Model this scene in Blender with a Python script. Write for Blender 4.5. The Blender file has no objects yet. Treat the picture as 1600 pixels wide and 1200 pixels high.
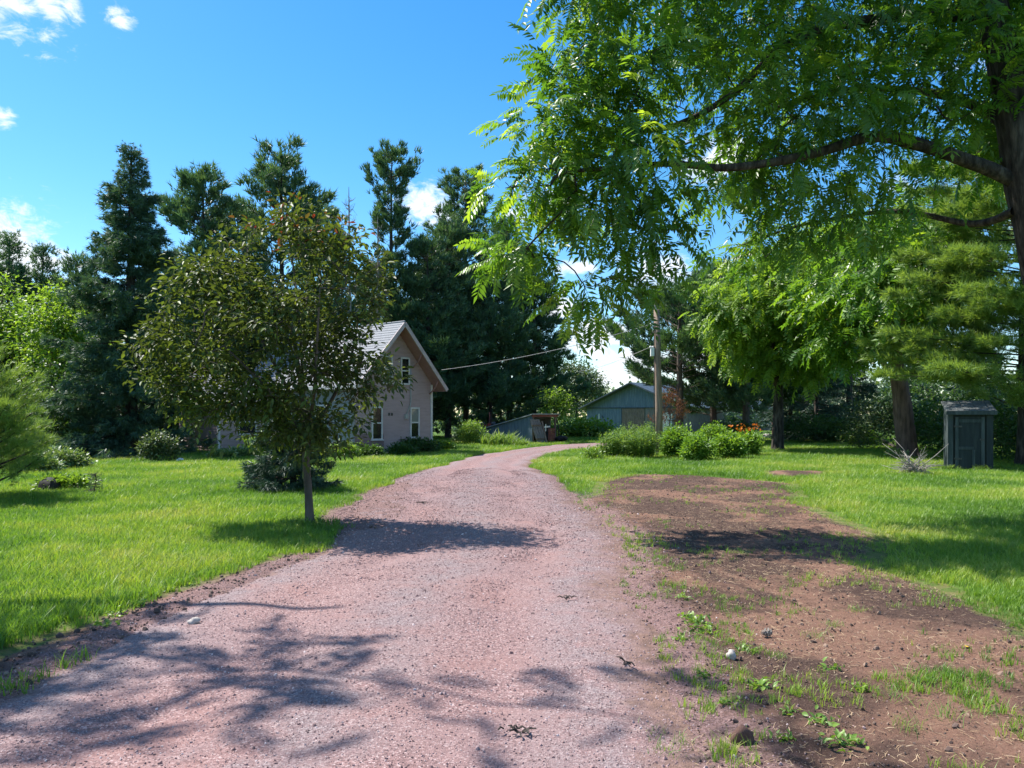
import bpy, bmesh, math
import numpy as np
from mathutils import Vector, Matrix
from mathutils.geometry import tessellate_polygon

SC = bpy.context.scene
COL = SC.collection
rng = np.random.default_rng(11)
RAD = math.radians

# ------------------------------------------------------------------ camera
EYE = 1.7
FPX, HOR, CX = 1200.0, 650.0, 800.0       # focal length, horizon row and centre column for a 1600 px wide picture
cam = bpy.data.objects.new('camera', bpy.data.cameras.new('camera'))
COL.objects.link(cam); SC.camera = cam
cam.location = (0, 0, EYE); cam.rotation_euler = (RAD(90), 0, 0)
cam.data.sensor_width = 36; cam.data.lens = 36 * FPX / 1600
cam.data.shift_y = (HOR - 600) / 1600
cam.data.clip_start = 0.05; cam.data.clip_end = 3000

# ------------------------------------------------------------------ sun and sky
SUNV = Vector((-0.60, 0.33, 1.0)).normalized()          # towards the sun
sun = bpy.data.objects.new('sun', bpy.data.lights.new('sun', 'SUN'))
COL.objects.link(sun); sun.data.energy = 4.9; sun.data.angle = RAD(0.53); sun.data.color = (1.0, 0.955, 0.88)
sun.rotation_euler = SUNV.to_track_quat('Z', 'Y').to_euler()
SC.view_settings.view_transform = 'Standard'; SC.view_settings.look = 'None'
SC.view_settings.gamma = 1.0; SC.view_settings.exposure = 0.96
SC.view_settings.use_curve_mapping = False
SC.cycles.max_bounces = 6; SC.cycles.diffuse_bounces = 3; SC.cycles.glossy_bounces = 2; SC.cycles.transmission_bounces = 3

world = bpy.data.worlds.new('World'); SC.world = world; world.use_nodes = True
WN, WL = world.node_tree.nodes, world.node_tree.links
WN.clear()
w_out = WN.new('ShaderNodeOutputWorld'); w_bg = WN.new('ShaderNodeBackground'); w_bg.inputs['Strength'].default_value = 0.11
sky = WN.new('ShaderNodeTexSky'); sky.sky_type = 'NISHITA'; sky.sun_disc = False
sky.sun_elevation = math.asin(SUNV.z); sky.sun_rotation = math.atan2(SUNV.x, SUNV.y)
sky.altitude = 300; sky.air_density = 1.0; sky.dust_density = 0.3; sky.ozone_density = 2.5
hsv = WN.new('ShaderNodeHueSaturation'); hsv.inputs['Hue'].default_value = .497; hsv.inputs['Saturation'].default_value = 1.37; hsv.inputs['Value'].default_value = 1.06
WL.new(sky.outputs[0], hsv.inputs['Color'])
tc = WN.new('ShaderNodeTexCoord')
def pxdir(px, py):
    return Vector(((px - CX) / FPX, 1.0, (HOR - py) / FPX)).normalized()
wn1 = WN.new('ShaderNodeTexNoise'); wn1.inputs['Scale'].default_value = 9.0; wn1.inputs['Detail'].default_value = 9; wn1.inputs['Roughness'].default_value = 0.62
wmap = WN.new('ShaderNodeMapping'); wmap.inputs['Scale'].default_value = (1, 1, 1.7)
WL.new(tc.outputs['Generated'], wmap.inputs[0]); WL.new(wmap.outputs[0], wn1.inputs['Vector'])
def wmath(op, a, b=None, clamp=False):
    n = WN.new('ShaderNodeMath'); n.operation = op; n.use_clamp = clamp
    for i, v in enumerate((a, b)):
        if v is None: continue
        if isinstance(v, (int, float)): n.inputs[i].default_value = v
        else: WL.new(v, n.inputs[i])
    return n.outputs[0]
# fair-weather cumulus: (direction as px, py), angular radius, vertical squash
CLOUDS = [((15, 0), .052, 1.3), ((70, 5), .03, 1.2), ((110, 10), .016, 1.2), ((185, 28), .018, 1.3), ((3, 180), .016, 1.5), ((5, 365), .075, 1.5), ((75, 410), .05, 2.0), ((-160, 420), .12, 2.0),
          ((672, 325), .048, 1.3), ((800, 335), .03, 2.0), ((885, 315), .028, 1.6), ((880, 480), .034, 2.2), ((900, 420), .03, 2.4),
          ((960, 520), .055, 2.4), ((930, 548), .035, 2.4), ((985, 556), .05, 2.6), ((960, 590), .06, 3), ((1090, 560), .09, 2.6),
          ((1440, 330), .07, 1.6), ((1120, 250), .05, 1.8), ((1040, 420), .06, 2.0), ((1750, 300), .12, 1.8), ((-700, 250), .2, 2.0), ((2300, 350), .2, 2.0)]
crng = np.random.default_rng(2)
CLOUDS = [(pxdir(*p), r_, sq_) for p, r_, sq_ in CLOUDS]
for k in range(22):                       # unseen puffs added outside the view, white fill to make shadows less blue
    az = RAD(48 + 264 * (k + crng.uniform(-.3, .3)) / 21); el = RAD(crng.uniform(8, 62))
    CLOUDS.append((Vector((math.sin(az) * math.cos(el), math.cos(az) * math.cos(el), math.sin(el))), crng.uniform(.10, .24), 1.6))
cl = None
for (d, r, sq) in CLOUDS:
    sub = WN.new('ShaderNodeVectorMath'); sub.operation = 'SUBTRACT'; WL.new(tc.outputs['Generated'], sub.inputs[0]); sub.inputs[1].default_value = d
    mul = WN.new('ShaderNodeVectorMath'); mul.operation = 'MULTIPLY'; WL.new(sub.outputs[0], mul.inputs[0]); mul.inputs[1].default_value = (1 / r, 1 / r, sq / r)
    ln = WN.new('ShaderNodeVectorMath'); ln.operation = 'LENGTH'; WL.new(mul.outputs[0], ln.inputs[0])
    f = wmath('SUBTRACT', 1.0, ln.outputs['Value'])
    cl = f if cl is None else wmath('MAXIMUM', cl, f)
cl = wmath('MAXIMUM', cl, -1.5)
nz = wmath('MULTIPLY', wmath('SUBTRACT', wn1.outputs[0], 0.48), 3.4)
wn2 = WN.new('ShaderNodeTexNoise'); wn2.inputs['Scale'].default_value = 42; wn2.inputs['Detail'].default_value = 8; wn2.inputs['Roughness'].default_value = .65; wn2.inputs['Distortion'].default_value = .6
WL.new(wmap.outputs[0], wn2.inputs['Vector'])
cl = wmath('ADD', wmath('ADD', cl, nz), wmath('MULTIPLY', wmath('SUBTRACT', wn2.outputs[0], .5), 2.6))
mr = WN.new('ShaderNodeMapRange'); mr.interpolation_type = 'SMOOTHSTEP'; mr.clamp = True
mr.inputs[1].default_value = 0.05; mr.inputs[2].default_value = 1.1
WL.new(cl, mr.inputs[0])
wmix = WN.new('ShaderNodeMix'); wmix.data_type = 'RGBA'
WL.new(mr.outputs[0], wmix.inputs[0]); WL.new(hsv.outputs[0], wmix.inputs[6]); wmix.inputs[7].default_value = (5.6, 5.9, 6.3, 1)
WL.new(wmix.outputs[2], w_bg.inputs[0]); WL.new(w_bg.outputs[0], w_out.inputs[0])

# ------------------------------------------------------------------ helpers
def G(px, py):                       # point on the flat ground seen at a pixel of the photograph
    Y = FPX * EYE / (py - HOR)
    return np.array([(px - CX) / FPX * Y, Y, 0.0])
def P(px, py, Y):                    # point at distance Y
    return np.array([(px - CX) / FPX * Y, Y, EYE + (HOR - py) / FPX * Y])

def tag(o, label=None, cat=None, group=None, kind=None):
    if label: o['label'] = label
    if cat: o['category'] = cat
    if group: o['group'] = group
    if kind: o['kind'] = kind
    return o
def empty(name, loc, rz=0.0, label=None, cat=None, group=None):
    o = bpy.data.objects.new(name, None); COL.objects.link(o)
    o.empty_display_size = 0.2
    o.location = tuple(loc); o.rotation_euler = (0, 0, rz)
    return tag(o, label, cat, group)
def add_obj(name, me, mat=None, parent=None):
    o = bpy.data.objects.new(name, me); COL.objects.link(o)
    if mat is not None and len(me.materials) == 0: me.materials.append(mat)
    if parent is not None: o.parent = parent
    return o
def np_mesh(name, v, f, var=None, smooth=False):
    """v (n,3); f (m,k) with one k"""
    v = np.ascontiguousarray(v, dtype=np.float32); f = np.ascontiguousarray(f, dtype=np.int32)
    me = bpy.data.meshes.new(name)
    k = f.shape[1]
    me.vertices.add(len(v)); me.vertices.foreach_set('co', v.ravel())
    me.loops.add(f.size); me.loops.foreach_set('vertex_index', f.ravel())
    me.polygons.add(len(f)); me.polygons.foreach_set('loop_start', np.arange(0, f.size, k, dtype=np.int32))
    if smooth: me.polygons.foreach_set('use_smooth', np.ones(len(f), dtype=bool))
    if var is not None:
        a = me.attributes.new('var', 'FLOAT', 'POINT'); a.data.foreach_set('value', np.ascontiguousarray(var, dtype=np.float32))
    me.update(calc_edges=True)
    return me

class MB:
    def __init__(s): s.v = []; s.f = []; s.sm = False
    def add(s, vs, fs):
        b = len(s.v); s.v += [tuple(map(float, p)) for p in vs]; s.f += [tuple(i + b for i in q) for q in fs]
    def box(s, a, b, bev=0):
        (x0, y0, z0), (x1, y1, z1) = a, b
        s.add([(x0, y0, z0), (x1, y0, z0), (x1, y1, z0), (x0, y1, z0), (x0, y0, z1), (x1, y0, z1), (x1, y1, z1), (x0, y1, z1)],
              [(0, 3, 2, 1), (4, 5, 6, 7), (0, 1, 5, 4), (1, 2, 6, 5), (2, 3, 7, 6), (3, 0, 4, 7)])
    def hexa(s, p):     # 8 points, bottom ring then top ring
        s.add(p, [(0, 3, 2, 1), (4, 5, 6, 7), (0, 1, 5, 4), (1, 2, 6, 5), (2, 3, 7, 6), (3, 0, 4, 7)])
    def bar(s, a, b, w, h, up=(0, 0, 1)):   # box along a line
        a = Vector(a); b = Vector(b); d = (b - a).normalized(); u = Vector(up)
        x = d.cross(u); x = x.normalized() if x.length > 1e-5 else Vector((1, 0, 0)); y = x.cross(d).normalized()
        x *= w / 2; y *= h / 2
        s.hexa([a - x - y, a + x - y, b + x - y, b - x - y, a - x + y, a + x + y, b + x + y, b - x + y])
    def tube(s, pts, rad, n=8, caps=True):
        pts = [Vector(p) for p in pts]; m = len(pts)
        rad = [rad] * m if isinstance(rad, (int, float)) else list(rad)
        rings = []; prev = None
        for i, p in enumerate(pts):
            d = (pts[min(i + 1, m - 1)] - pts[max(i - 1, 0)])
            d = d.normalized() if d.length > 1e-9 else Vector((0, 0, 1))
            x = prev - d * prev.dot(d) if prev is not None else d.cross(Vector((0.31, 0.95, 0.05)))
            if x.length < 1e-5: x = d.cross(Vector((1, 0, 0)))
            x.normalize(); prev = x; y = d.cross(x)
            rings.append([p + (x * math.cos(2 * math.pi * k / n) + y * math.sin(2 * math.pi * k / n)) * rad[i] for k in range(n)])
        vs = [q for r in rings for q in r]
        fs = [(i * n + k, i * n + (k + 1) % n, (i + 1) * n + (k + 1) % n, (i + 1) * n + k) for i in range(m - 1) for k in range(n)]
        if caps:
            fs.append(tuple(reversed(range(n)))); fs.append(tuple((m - 1) * n + k for k in range(n)))
        s.add(vs, fs)
    def poly_prism(s, pts, off):
        """pts: planar ring, extruded by vector off"""
        n = len(pts); o = Vector(off)
        vs = [Vector(p) for p in pts] + [Vector(p) + o for p in pts]
        s.add(vs, [tuple(range(n)), tuple(reversed(range(n, 2 * n)))] + [(i + n, (i + 1) % n + n, (i + 1) % n, i) for i in range(n)])
    def build(s, name, mat=None, parent=None, smooth=False, kind=None):
        me = bpy.data.meshes.new(name); me.from_pydata(s.v, [], s.f)
        bm = bmesh.new(); bm.from_mesh(me); bmesh.ops.recalc_face_normals(bm, faces=bm.faces); bm.to_mesh(me); bm.free()
        if smooth: me.polygons.foreach_set('use_smooth', np.ones(len(me.polygons), dtype=bool))
        me.update()
        o = add_obj(name, me, mat, parent)
        if kind: o['kind'] = kind
        return o
def part_box(name, a, b, mat, parent, kind=None):
    m = MB(); m.box(a, b); return m.build(name, mat, parent, kind=kind)

# ------------------------------------------------------------------ numpy noise
def vnoise(x, y, seed=0):
    xi = np.floor(x).astype(np.int64); yi = np.floor(y).astype(np.int64)
    xf = x - xi; yf = y - yi
    def h(a, b):
        n = (a * 374761393 + b * 668265263 + seed * 1442695041) & 0xffffffff
        n = ((n ^ (n >> 13)) * 1274126177) & 0xffffffff
        return ((n ^ (n >> 16)) & 0xffff) / 65535.0
    u = xf * xf * (3 - 2 * xf); v = yf * yf * (3 - 2 * yf)
    return (h(xi, yi) * (1 - u) + h(xi + 1, yi) * u) * (1 - v) + (h(xi, yi + 1) * (1 - u) + h(xi + 1, yi + 1) * u) * v
def fbm(x, y, oct=4, seed=0):
    s = 0; a = 0.5; t = 0
    for i in range(oct):
        s = s + a * vnoise(x * 2 ** i, y * 2 ** i, seed + i * 17); t += a; a *= 0.5
    return s / t
def pip(x, y, poly):
    poly = np.asarray(poly); inside = np.zeros(x.shape, bool); n = len(poly)
    j = n - 1
    for i in range(n):
        xi, yi = poly[i][:2]; xj, yj = poly[j][:2]
        c = ((yi > y) != (yj > y)) & (x < (xj - xi) * (y - yi) / (yj - yi + 1e-12) + xi)
        inside ^= c; j = i
    return inside
def sdist(x, y, poly):
    poly = np.asarray(poly); d = np.full(x.shape, 1e9); n = len(poly)
    for i in range(n):
        ax, ay = poly[i][:2]; bx, by = poly[(i + 1) % n][:2]
        ex, ey = bx - ax, by - ay
        t = np.clip(((x - ax) * ex + (y - ay) * ey) / (ex * ex + ey * ey + 1e-12), 0, 1)
        d = np.minimum(d, np.hypot(x - ax - t * ex, y - ay - t * ey))
    return np.where(pip(x, y, poly), d, -d)          # positive inside
def spline(pts, n):
    pts = np.asarray(pts, float); m = len(pts); out = []
    for t in np.linspace(0, m - 1.0001, n):
        i = int(t); f = t - i
        p0 = pts[max(i - 1, 0)]; p1 = pts[i]; p2 = pts[min(i + 1, m - 1)]; p3 = pts[min(i + 2, m - 1)]
        out.append(0.5 * ((2 * p1) + (p2 - p0) * f + (2 * p0 - 5 * p1 + 4 * p2 - p3) * f * f + (3 * p1 - p0 - 3 * p2 + p3) * f ** 3))
    return np.array(out)

# ------------------------------------------------------------------ materials
def new_mat(name):
    m = bpy.data.materials.new(name); m.use_nodes = True
    nt = m.node_tree; b = nt.nodes['Principled BSDF']
    return m, nt, b
class NT:
    def __init__(s, nt): s.nt = nt; s.N = nt.nodes; s.L = nt.links
    def coord(s, which='Object', scale=(1, 1, 1), rot=(0, 0, 0)):
        t = s.N.new('ShaderNodeTexCoord'); mp = s.N.new('ShaderNodeMapping')
        mp.inputs['Scale'].default_value = scale; mp.inputs['Rotation'].default_value = rot
        s.L.new(t.outputs[which], mp.inputs[0]); return mp.outputs[0]
    def noise(s, vec, scale, detail=4, rough=0.55, dist=0):
        n = s.N.new('ShaderNodeTexNoise'); n.inputs['Scale'].default_value = scale; n.inputs['Detail'].default_value = detail
        n.inputs['Roughness'].default_value = rough; n.inputs['Distortion'].default_value = dist
        s.L.new(vec, n.inputs['Vector']); return n.outputs[0]
    def voro(s, vec, scale, out='Distance', feature='F1'):
        n = s.N.new('ShaderNodeTexVoronoi'); n.feature = feature; n.inputs['Scale'].default_value = scale
        s.L.new(vec, n.inputs['Vector']); return n.outputs[out]
    def ramp(s, fac, stops, interp='LINEAR'):
        r = s.N.new('ShaderNodeValToRGB'); r.color_ramp.interpolation = interp
        el = r.color_ramp.elements
        while len(el) < len(stops): el.new(0.5)
        for e, (p, c) in zip(el, stops):
            e.position = p; e.color = (*c, 1) if len(c) == 3 else c
        s.L.new(fac, r.inputs[0]); return r.outputs[0]
    def mix(s, fac, a, b, mode='MIX'):
        n = s.N.new('ShaderNodeMix'); n.data_type = 'RGBA'; n.blend_type = mode
        for sock, v in ((n.inputs[0], fac), (n.inputs[6], a), (n.inputs[7], b)):
            if isinstance(v, (int, float)): sock.default_value = v
            elif isinstance(v, tuple): sock.default_value = (*v, 1)
            else: s.L.new(v, sock)
        return n.outputs[2]
    def math(s, op, a, b=0.0, clamp=False):
        n = s.N.new('ShaderNodeMath'); n.operation = op; n.use_clamp = clamp
        for i, v in enumerate((a, b)):
            if isinstance(v, (int, float)): n.inputs[i].default_value = v
            else: s.L.new(v, n.inputs[i])
        return n.outputs[0]
    def attr(s, name):
        a = s.N.new('ShaderNodeAttribute'); a.attribute_name = name; return a.outputs['Fac']
    def sstep(s, v, a, b):
        n = s.N.new('ShaderNodeMapRange'); n.interpolation_type = 'SMOOTHSTEP'; n.inputs[1].default_value = a; n.inputs[2].default_value = b
        s.L.new(v, n.inputs[0]); return n.outputs[0]
    def bump(s, h, strength, dist, bsdf, prev=None):
        n = s.N.new('ShaderNodeBump'); n.inputs['Strength'].default_value = strength; n.inputs['Distance'].default_value = dist
        s.L.new(h, n.inputs['Height'])
        if prev is not None: s.L.new(prev, n.inputs['Normal'])
        s.L.new(n.outputs[0], bsdf.inputs['Normal']); return n.outputs[0]

def mat_rough(name, stops, scale=6, detail=6, rough=0.8, bump=0.3, bscale=None, bdist=0.01, stretch=(1, 1, 1), spec=0.3, dist=0):
    m, nt, b = new_mat(name); n = NT(nt)
    v = n.coord('Object', stretch); f = n.noise(v, scale, detail, 0.6, dist)
    nt.links.new(n.ramp(f, stops), b.inputs['Base Color'])
    b.inputs['Roughness'].default_value = rough; b.inputs['Specular IOR Level'].default_value = spec
    if bump: n.bump(n.noise(v, bscale or scale * 3, 6, 0.6), bump, bdist, b)
    return m
def mat_leaf(name, stops, trans=0.35, tcol=(1.5, 1.4, 0.5), rough=0.45, spec=0.4, patch=0.0):
    m, nt, b = new_mat(name); n = NT(nt)
    va = n.attr('var')
    c = n.ramp(va, stops)
    if patch:
        v = n.coord('Object'); c = n.mix(n.math('MULTIPLY', n.sstep(n.noise(v, 1.3, 2), .45, .7), patch), c, (c_ := tuple(np.clip(np.array(stops[-1][1]) * 1.15, 0, 1))))
    nt.links.new(c, b.inputs['Base Color'])
    b.inputs['Roughness'].default_value = rough; b.inputs['Specular IOR Level'].default_value = spec
    if trans > 0:
        t = nt.nodes.new('ShaderNodeBsdfTranslucent')
        nt.links.new(n.mix(1.0, c, tcol, 'MULTIPLY'), t.inputs['Color'])
        ms = nt.nodes.new('ShaderNodeMixShader'); ms.inputs[0].default_value = trans
        out = nt.nodes['Material Output']
        nt.links.new(b.outputs[0], ms.inputs[1]); nt.links.new(t.outputs[0], ms.inputs[2]); nt.links.new(ms.outputs[0], out.inputs[0])
    return m

M = {}
# foliage
M['walnut'] = mat_leaf('walnut_leaf', [(0, (.05, .125, .022)), (.45, (.09, .20, .03)), (.75, (.16, .29, .038)), (1, (.30, .43, .06))], .55, rough=.36, spec=.5)
M['yellowgreen'] = mat_leaf('yellow_green_leaf', [(0, (.09, .18, .03)), (.6, (.17, .29, .045)), (1, (.28, .41, .07))], .52, rough=.45)
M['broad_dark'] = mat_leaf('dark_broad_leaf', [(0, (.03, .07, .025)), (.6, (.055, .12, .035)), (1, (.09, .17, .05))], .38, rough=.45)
M['olive'] = mat_leaf('grey_green_leaf', [(0, (.05, .08, .04)), (.6, (.09, .14, .065)), (1, (.14, .20, .09))], .3, rough=.5)
M['cherry'] = mat_leaf('purple_green_leaf', [(0, (.035, .048, .022)), (.3, (.06, .09, .03)), (.5, (.085, .115, .035)), (.72, (.11, .165, .04)), (.9, (.18, .23, .055)), (.955, (.14, .07, .035)), (1, (.22, .03, .03))], .33, rough=.5, spec=.25)
M['spruce'] = mat_leaf('spruce_needles', [(0, (.035, .08, .055)), (.6, (.065, .13, .085)), (1, (.115, .195, .12))], .25, rough=.5)
M['blue_spruce'] = mat_leaf('blue_spruce_needles', [(0, (.02, .055, .035)), (.6, (.04, .09, .06)), (1, (.075, .14, .09))], .1, rough=.5)
M['pine'] = mat_leaf('pine_needles', [(0, (.042, .10, .06)), (.6, (.08, .16, .088)), (1, (.145, .235, .105))], .32, rough=.45)
M['pine_light'] = mat_leaf('light_pine_needles', [(0, (.09, .17, .05)), (.5, (.17, .27, .075)), (1, (.27, .38, .105))], .42, rough=.45)
M['dead_needle'] = mat_leaf('dead_needles', [(0, (.12, .05, .03)), (.6, (.24, .10, .05)), (1, (.32, .16, .08))], .1, rough=.7)
M['weed'] = mat_leaf('weed_leaf', [(0, (.09, .17, .03)), (.6, (.16, .28, .05)), (1, (.27, .40, .09))], .4, rough=.4)
M['bedleaf'] = mat_leaf('garden_leaf', [(0, (.075, .17, .03)), (.6, (.15, .28, .045)), (1, (.25, .39, .06))], .42, rough=.45)
M['bedgrass'] = mat_leaf('tall_grass_leaf', [(0, (.09, .18, .04)), (.6, (.16, .28, .06)), (1, (.27, .37, .10))], .42, rough=.45)
M['hosta'] = mat_leaf('pale_leaf', [(0, (.08, .15, .06)), (.6, (.16, .25, .1)), (1, (.3, .36, .2))], .3, rough=.4)
M['orange'] = mat_leaf('orange_petal', [(0, (.6, .16, .015)), (1, (.85, .3, .03))], .3, tcol=(1.2, .9, .5), rough=.5)
M['redplant'] = mat_leaf('rust_red_leaf', [(0, (.12, .04, .02)), (1, (.25, .1, .05))], .2, rough=.6)
M['bark'] = mat_rough('grey_bark', [(.3, (.055, .045, .036)), (.7, (.16, .13, .105))], 9, 8, .9, .9, 14, .03, (1, 1, .22))
M['bark_dark'] = mat_rough('dark_bark', [(.35, (.018, .014, .012)), (.5, (.05, .04, .034)), (.65, (.115, .095, .08))], 11, 9, .95, 1.0, 12, .06, (1, 1, .2))
M['bark_red'] = mat_rough('red_brown_bark', [(.3, (.07, .042, .034)), (.7, (.22, .135, .11))], 8, 8, .9, .9, 12, .04, (1, 1, .2))
M['bark_pale'] = mat_rough('pale_dead_wood', [(.3, (.16, .14, .12)), (.7, (.36, .33, .29))], 8, 6, .85, .5, 12, .02, (1, 1, .2))

def mat_grass():
    m, nt, b = new_mat('grass_blade'); n = NT(nt)
    geo = nt.nodes.new('ShaderNodeNewGeometry')
    v = geo.outputs['Position']
    oi = nt.nodes.new('ShaderNodeObjectInfo')
    big = n.math('ADD', n.math('MULTIPLY', n.sstep(n.noise(v, .28, 5, .65), .3, .7), .8), .06)
    c = n.ramp(n.math('ADD', n.math('MULTIPLY', big, .75), n.math('MULTIPLY', oi.outputs['Random'], .3)),
               [(.22, (.085, .185, .028)), (.42, (.15, .28, .034)), (.58, (.23, .35, .045)), (.72, (.32, .40, .075)), (.86, (.42, .42, .14))])
    nt.links.new(c, b.inputs['Base Color']); b.inputs['Roughness'].default_value = .42; b.inputs['Specular IOR Level'].default_value = .35
    t = nt.nodes.new('ShaderNodeBsdfTranslucent'); nt.links.new(n.mix(1.0, c, (1.35, 1.35, .6), 'MULTIPLY'), t.inputs[0])
    ms = nt.nodes.new('ShaderNodeMixShader'); ms.inputs[0].default_value = .42
    nt.links.new(b.outputs[0], ms.inputs[1]); nt.links.new(t.outputs[0], ms.inputs[2]); nt.links.new(ms.outputs[0], nt.nodes['Material Output'].inputs[0])
    return m
M['grass'] = mat_grass()
def mat_ground():
    m, nt, b = new_mat('lawn_soil'); n = NT(nt); v = n.coord('Object')
    f = n.noise(v, 3.0, 6, .65); g = n.noise(v, .3, 4, .6)
    c = n.mix(n.sstep(f, .35, .65), (.045, .095, .018), (.10, .17, .03))
    c = n.mix(n.math('MULTIPLY', n.sstep(g, .5, .75), .5), c, (.16, .19, .04))
    nt.links.new(c, b.inputs['Base Color']); b.inputs['Roughness'].default_value = .95; b.inputs['Specular IOR Level'].default_value = .1
    n.bump(n.noise(v, 25, 5, .7), .6, .03, b)
    return m
M['ground'] = mat_ground()
def mat_gravel():
    m, nt, b = new_mat('pink_gravel'); n = NT(nt); v = n.coord('Object')
    edge = n.attr('var')
    stone = n.voro(v, 105, 'Color'); sep = nt.nodes.new('ShaderNodeSeparateColor'); nt.links.new(stone, sep.inputs[0])
    c = n.ramp(sep.outputs[0], [(0, (.11, .066, .064)), (.3, (.19, .11, .106)), (.6, (.26, .155, .148)), (.85, (.33, .21, .20)), (1, (.48, .37, .36))])
    big = n.noise(v, .9, 5, .6)
    c = n.mix(n.math('MULTIPLY', n.sstep(big, .45, .7), .6), c, (.29, .155, .135))
    pal = n.noise(v, .45, 3, .5)
    c = n.mix(n.math('MULTIPLY', n.sstep(pal, .48, .66), .5), c, (.23, .17, .175))
    c = n.mix(n.math('MULTIPLY', n.math('MULTIPLY', n.attr('ridge'), n.sstep(n.noise(v, 2.5, 5, .7), .3, .6)), .8), c, n.ramp(sep.outputs[1], [(0, (.11, .085, .09)), (.6, (.22, .17, .175)), (1, (.36, .31, .31))]))
    fine = n.noise(v, 240, 2, .6)
    c = n.mix(n.sstep(fine, .58, .75), c, (.075, .047, .046))
    en = n.math('ADD', edge, n.math('MULTIPLY', n.math('SUBTRACT', n.noise(v, 2.2, 6, .7), .5), .55))
    soil = n.ramp(n.noise(v, 18, 6, .7), [(.3, (.09, .058, .048)), (.55, (.19, .115, .09)), (.75, (.30, .19, .15))])
    c = n.mix(n.sstep(en, .02, .22), soil, c)
    nt.links.new(c, b.inputs['Base Color']); b.inputs['Roughness'].default_value = .85; b.inputs['Specular IOR Level'].default_value = .25
    p = n.bump(n.voro(v, 105), .55, .008, b)
    n.bump(n.noise(v, 5, 6, .7), .5, .03, b, p)
    return m
M['gravel'] = mat_gravel()
def mat_dirt():
    m, nt, b = new_mat('bare_dirt'); n = NT(nt); v = n.coord('Object')
    edge = n.attr('var')
    f = n.noise(v, .55, 5, .62, .6); g = n.noise(v, 7, 7, .7); k = n.noise(v, 55, 4, .7)
    c = n.mix(n.sstep(f, .46, .58), (.075, .046, .037), (.20, .112, .08))
    c = n.mix(n.math('MULTIPLY', n.sstep(g, .5, .75), .55), c, (.25, .155, .11))
    c = n.mix(n.math('MULTIPLY', n.sstep(k, .56, .72), .75), c, (.33, .24, .17))
    c = n.mix(n.math('MULTIPLY', n.sstep(n.noise(v, 34, 4, .7), .55, .7), .7), c, (.055, .036, .03))
    en = n.math('ADD', edge, n.math('MULTIPLY', n.math('SUBTRACT', n.noise(v, 1.8, 6, .7), .5), .9))
    c = n.mix(n.sstep(en, -.02, .2), n.mix(n.sstep(g, .4, .6), (.17, .16, .06), (.09, .14, .03)), c)
    c = n.mix(n.sstep(n.math('ADD', n.attr('drv'), n.math('MULTIPLY', n.math('SUBTRACT', n.noise(v, 6, 6, .75), .5), 1.5)), .35, 1.0), c, n.ramp(n.noise(v, 60, 4, .7), [(.35, (.12, .075, .068)), (.5, (.22, .135, .125)), (.65, (.33, .22, .21))]))
    nt.links.new(c, b.inputs['Base Color']); b.inputs['Roughness'].default_value = .95; b.inputs['Specular IOR Level'].default_value = .12
    p = n.bump(n.noise(v, 40, 6, .75), .9, .02, b); n.bump(g, .6, .05, b, p)
    return m
M['dirt'] = mat_dirt()
M['earth'] = mat_rough('red_earth', [(.3, (.14, .075, .06)), (.7, (.33, .19, .15))], 18, 7, .95, .9, 40, .02)
def mat_pebble(name, stops):
    m, nt, b = new_mat(name); n = NT(nt)
    oi = nt.nodes.new('ShaderNodeObjectInfo')
    nt.links.new(n.ramp(oi.outputs['Random'], stops), b.inputs['Base Color']); b.inputs['Roughness'].default_value = .8
    return m
M['pebble'] = mat_pebble('pebble_stone', [(0, (.17, .105, .10)), (.4, (.26, .16, .152)), (.75, (.34, .22, .21)), (.95, (.42, .31, .30)), (1, (.6, .5, .49))])
M['clod'] = mat_pebble('soil_clod', [(0, (.05, .034, .028)), (.6, (.14, .085, .065)), (1, (.26, .17, .12))])
M['straw'] = mat_pebble('dry_straw', [(0, (.22, .13, .07)), (.6, (.42, .29, .17)), (1, (.55, .43, .28))])
M['stone'] = mat_rough('field_stone', [(.3, (.3, .26, .23)), (.7, (.52, .47, .43))], 20, 6, .8, .4, 40, .004)

# ------------------------------------------------------------------ ground, driveway, bare dirt
def ring_ground():
    # one sheet, finer near the camera, out to the horizon
    ys = np.concatenate([np.linspace(-700, -20, 12), np.linspace(-10, 120, 66), np.linspace(150, 1500, 12)])
    xs = np.concatenate([np.linspace(-1500, -90, 12), np.linspace(-80, 80, 81), np.linspace(90, 1500, 12)])
    X, Y = np.meshgrid(xs, ys); Z = np.zeros_like(X)
    v = np.stack([X, Y, Z], -1).reshape(-1, 3); w = len(xs); h = len(ys)
    i = np.arange(h - 1)[:, None] * w + np.arange(w - 1)[None]
    f = np.stack([i, i + 1, i + w + 1, i + w], -1).reshape(-1, 4)
    return tag(add_obj('ground', np_mesh('ground', v, f), M['ground']), kind='structure')
ring_ground()

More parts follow.
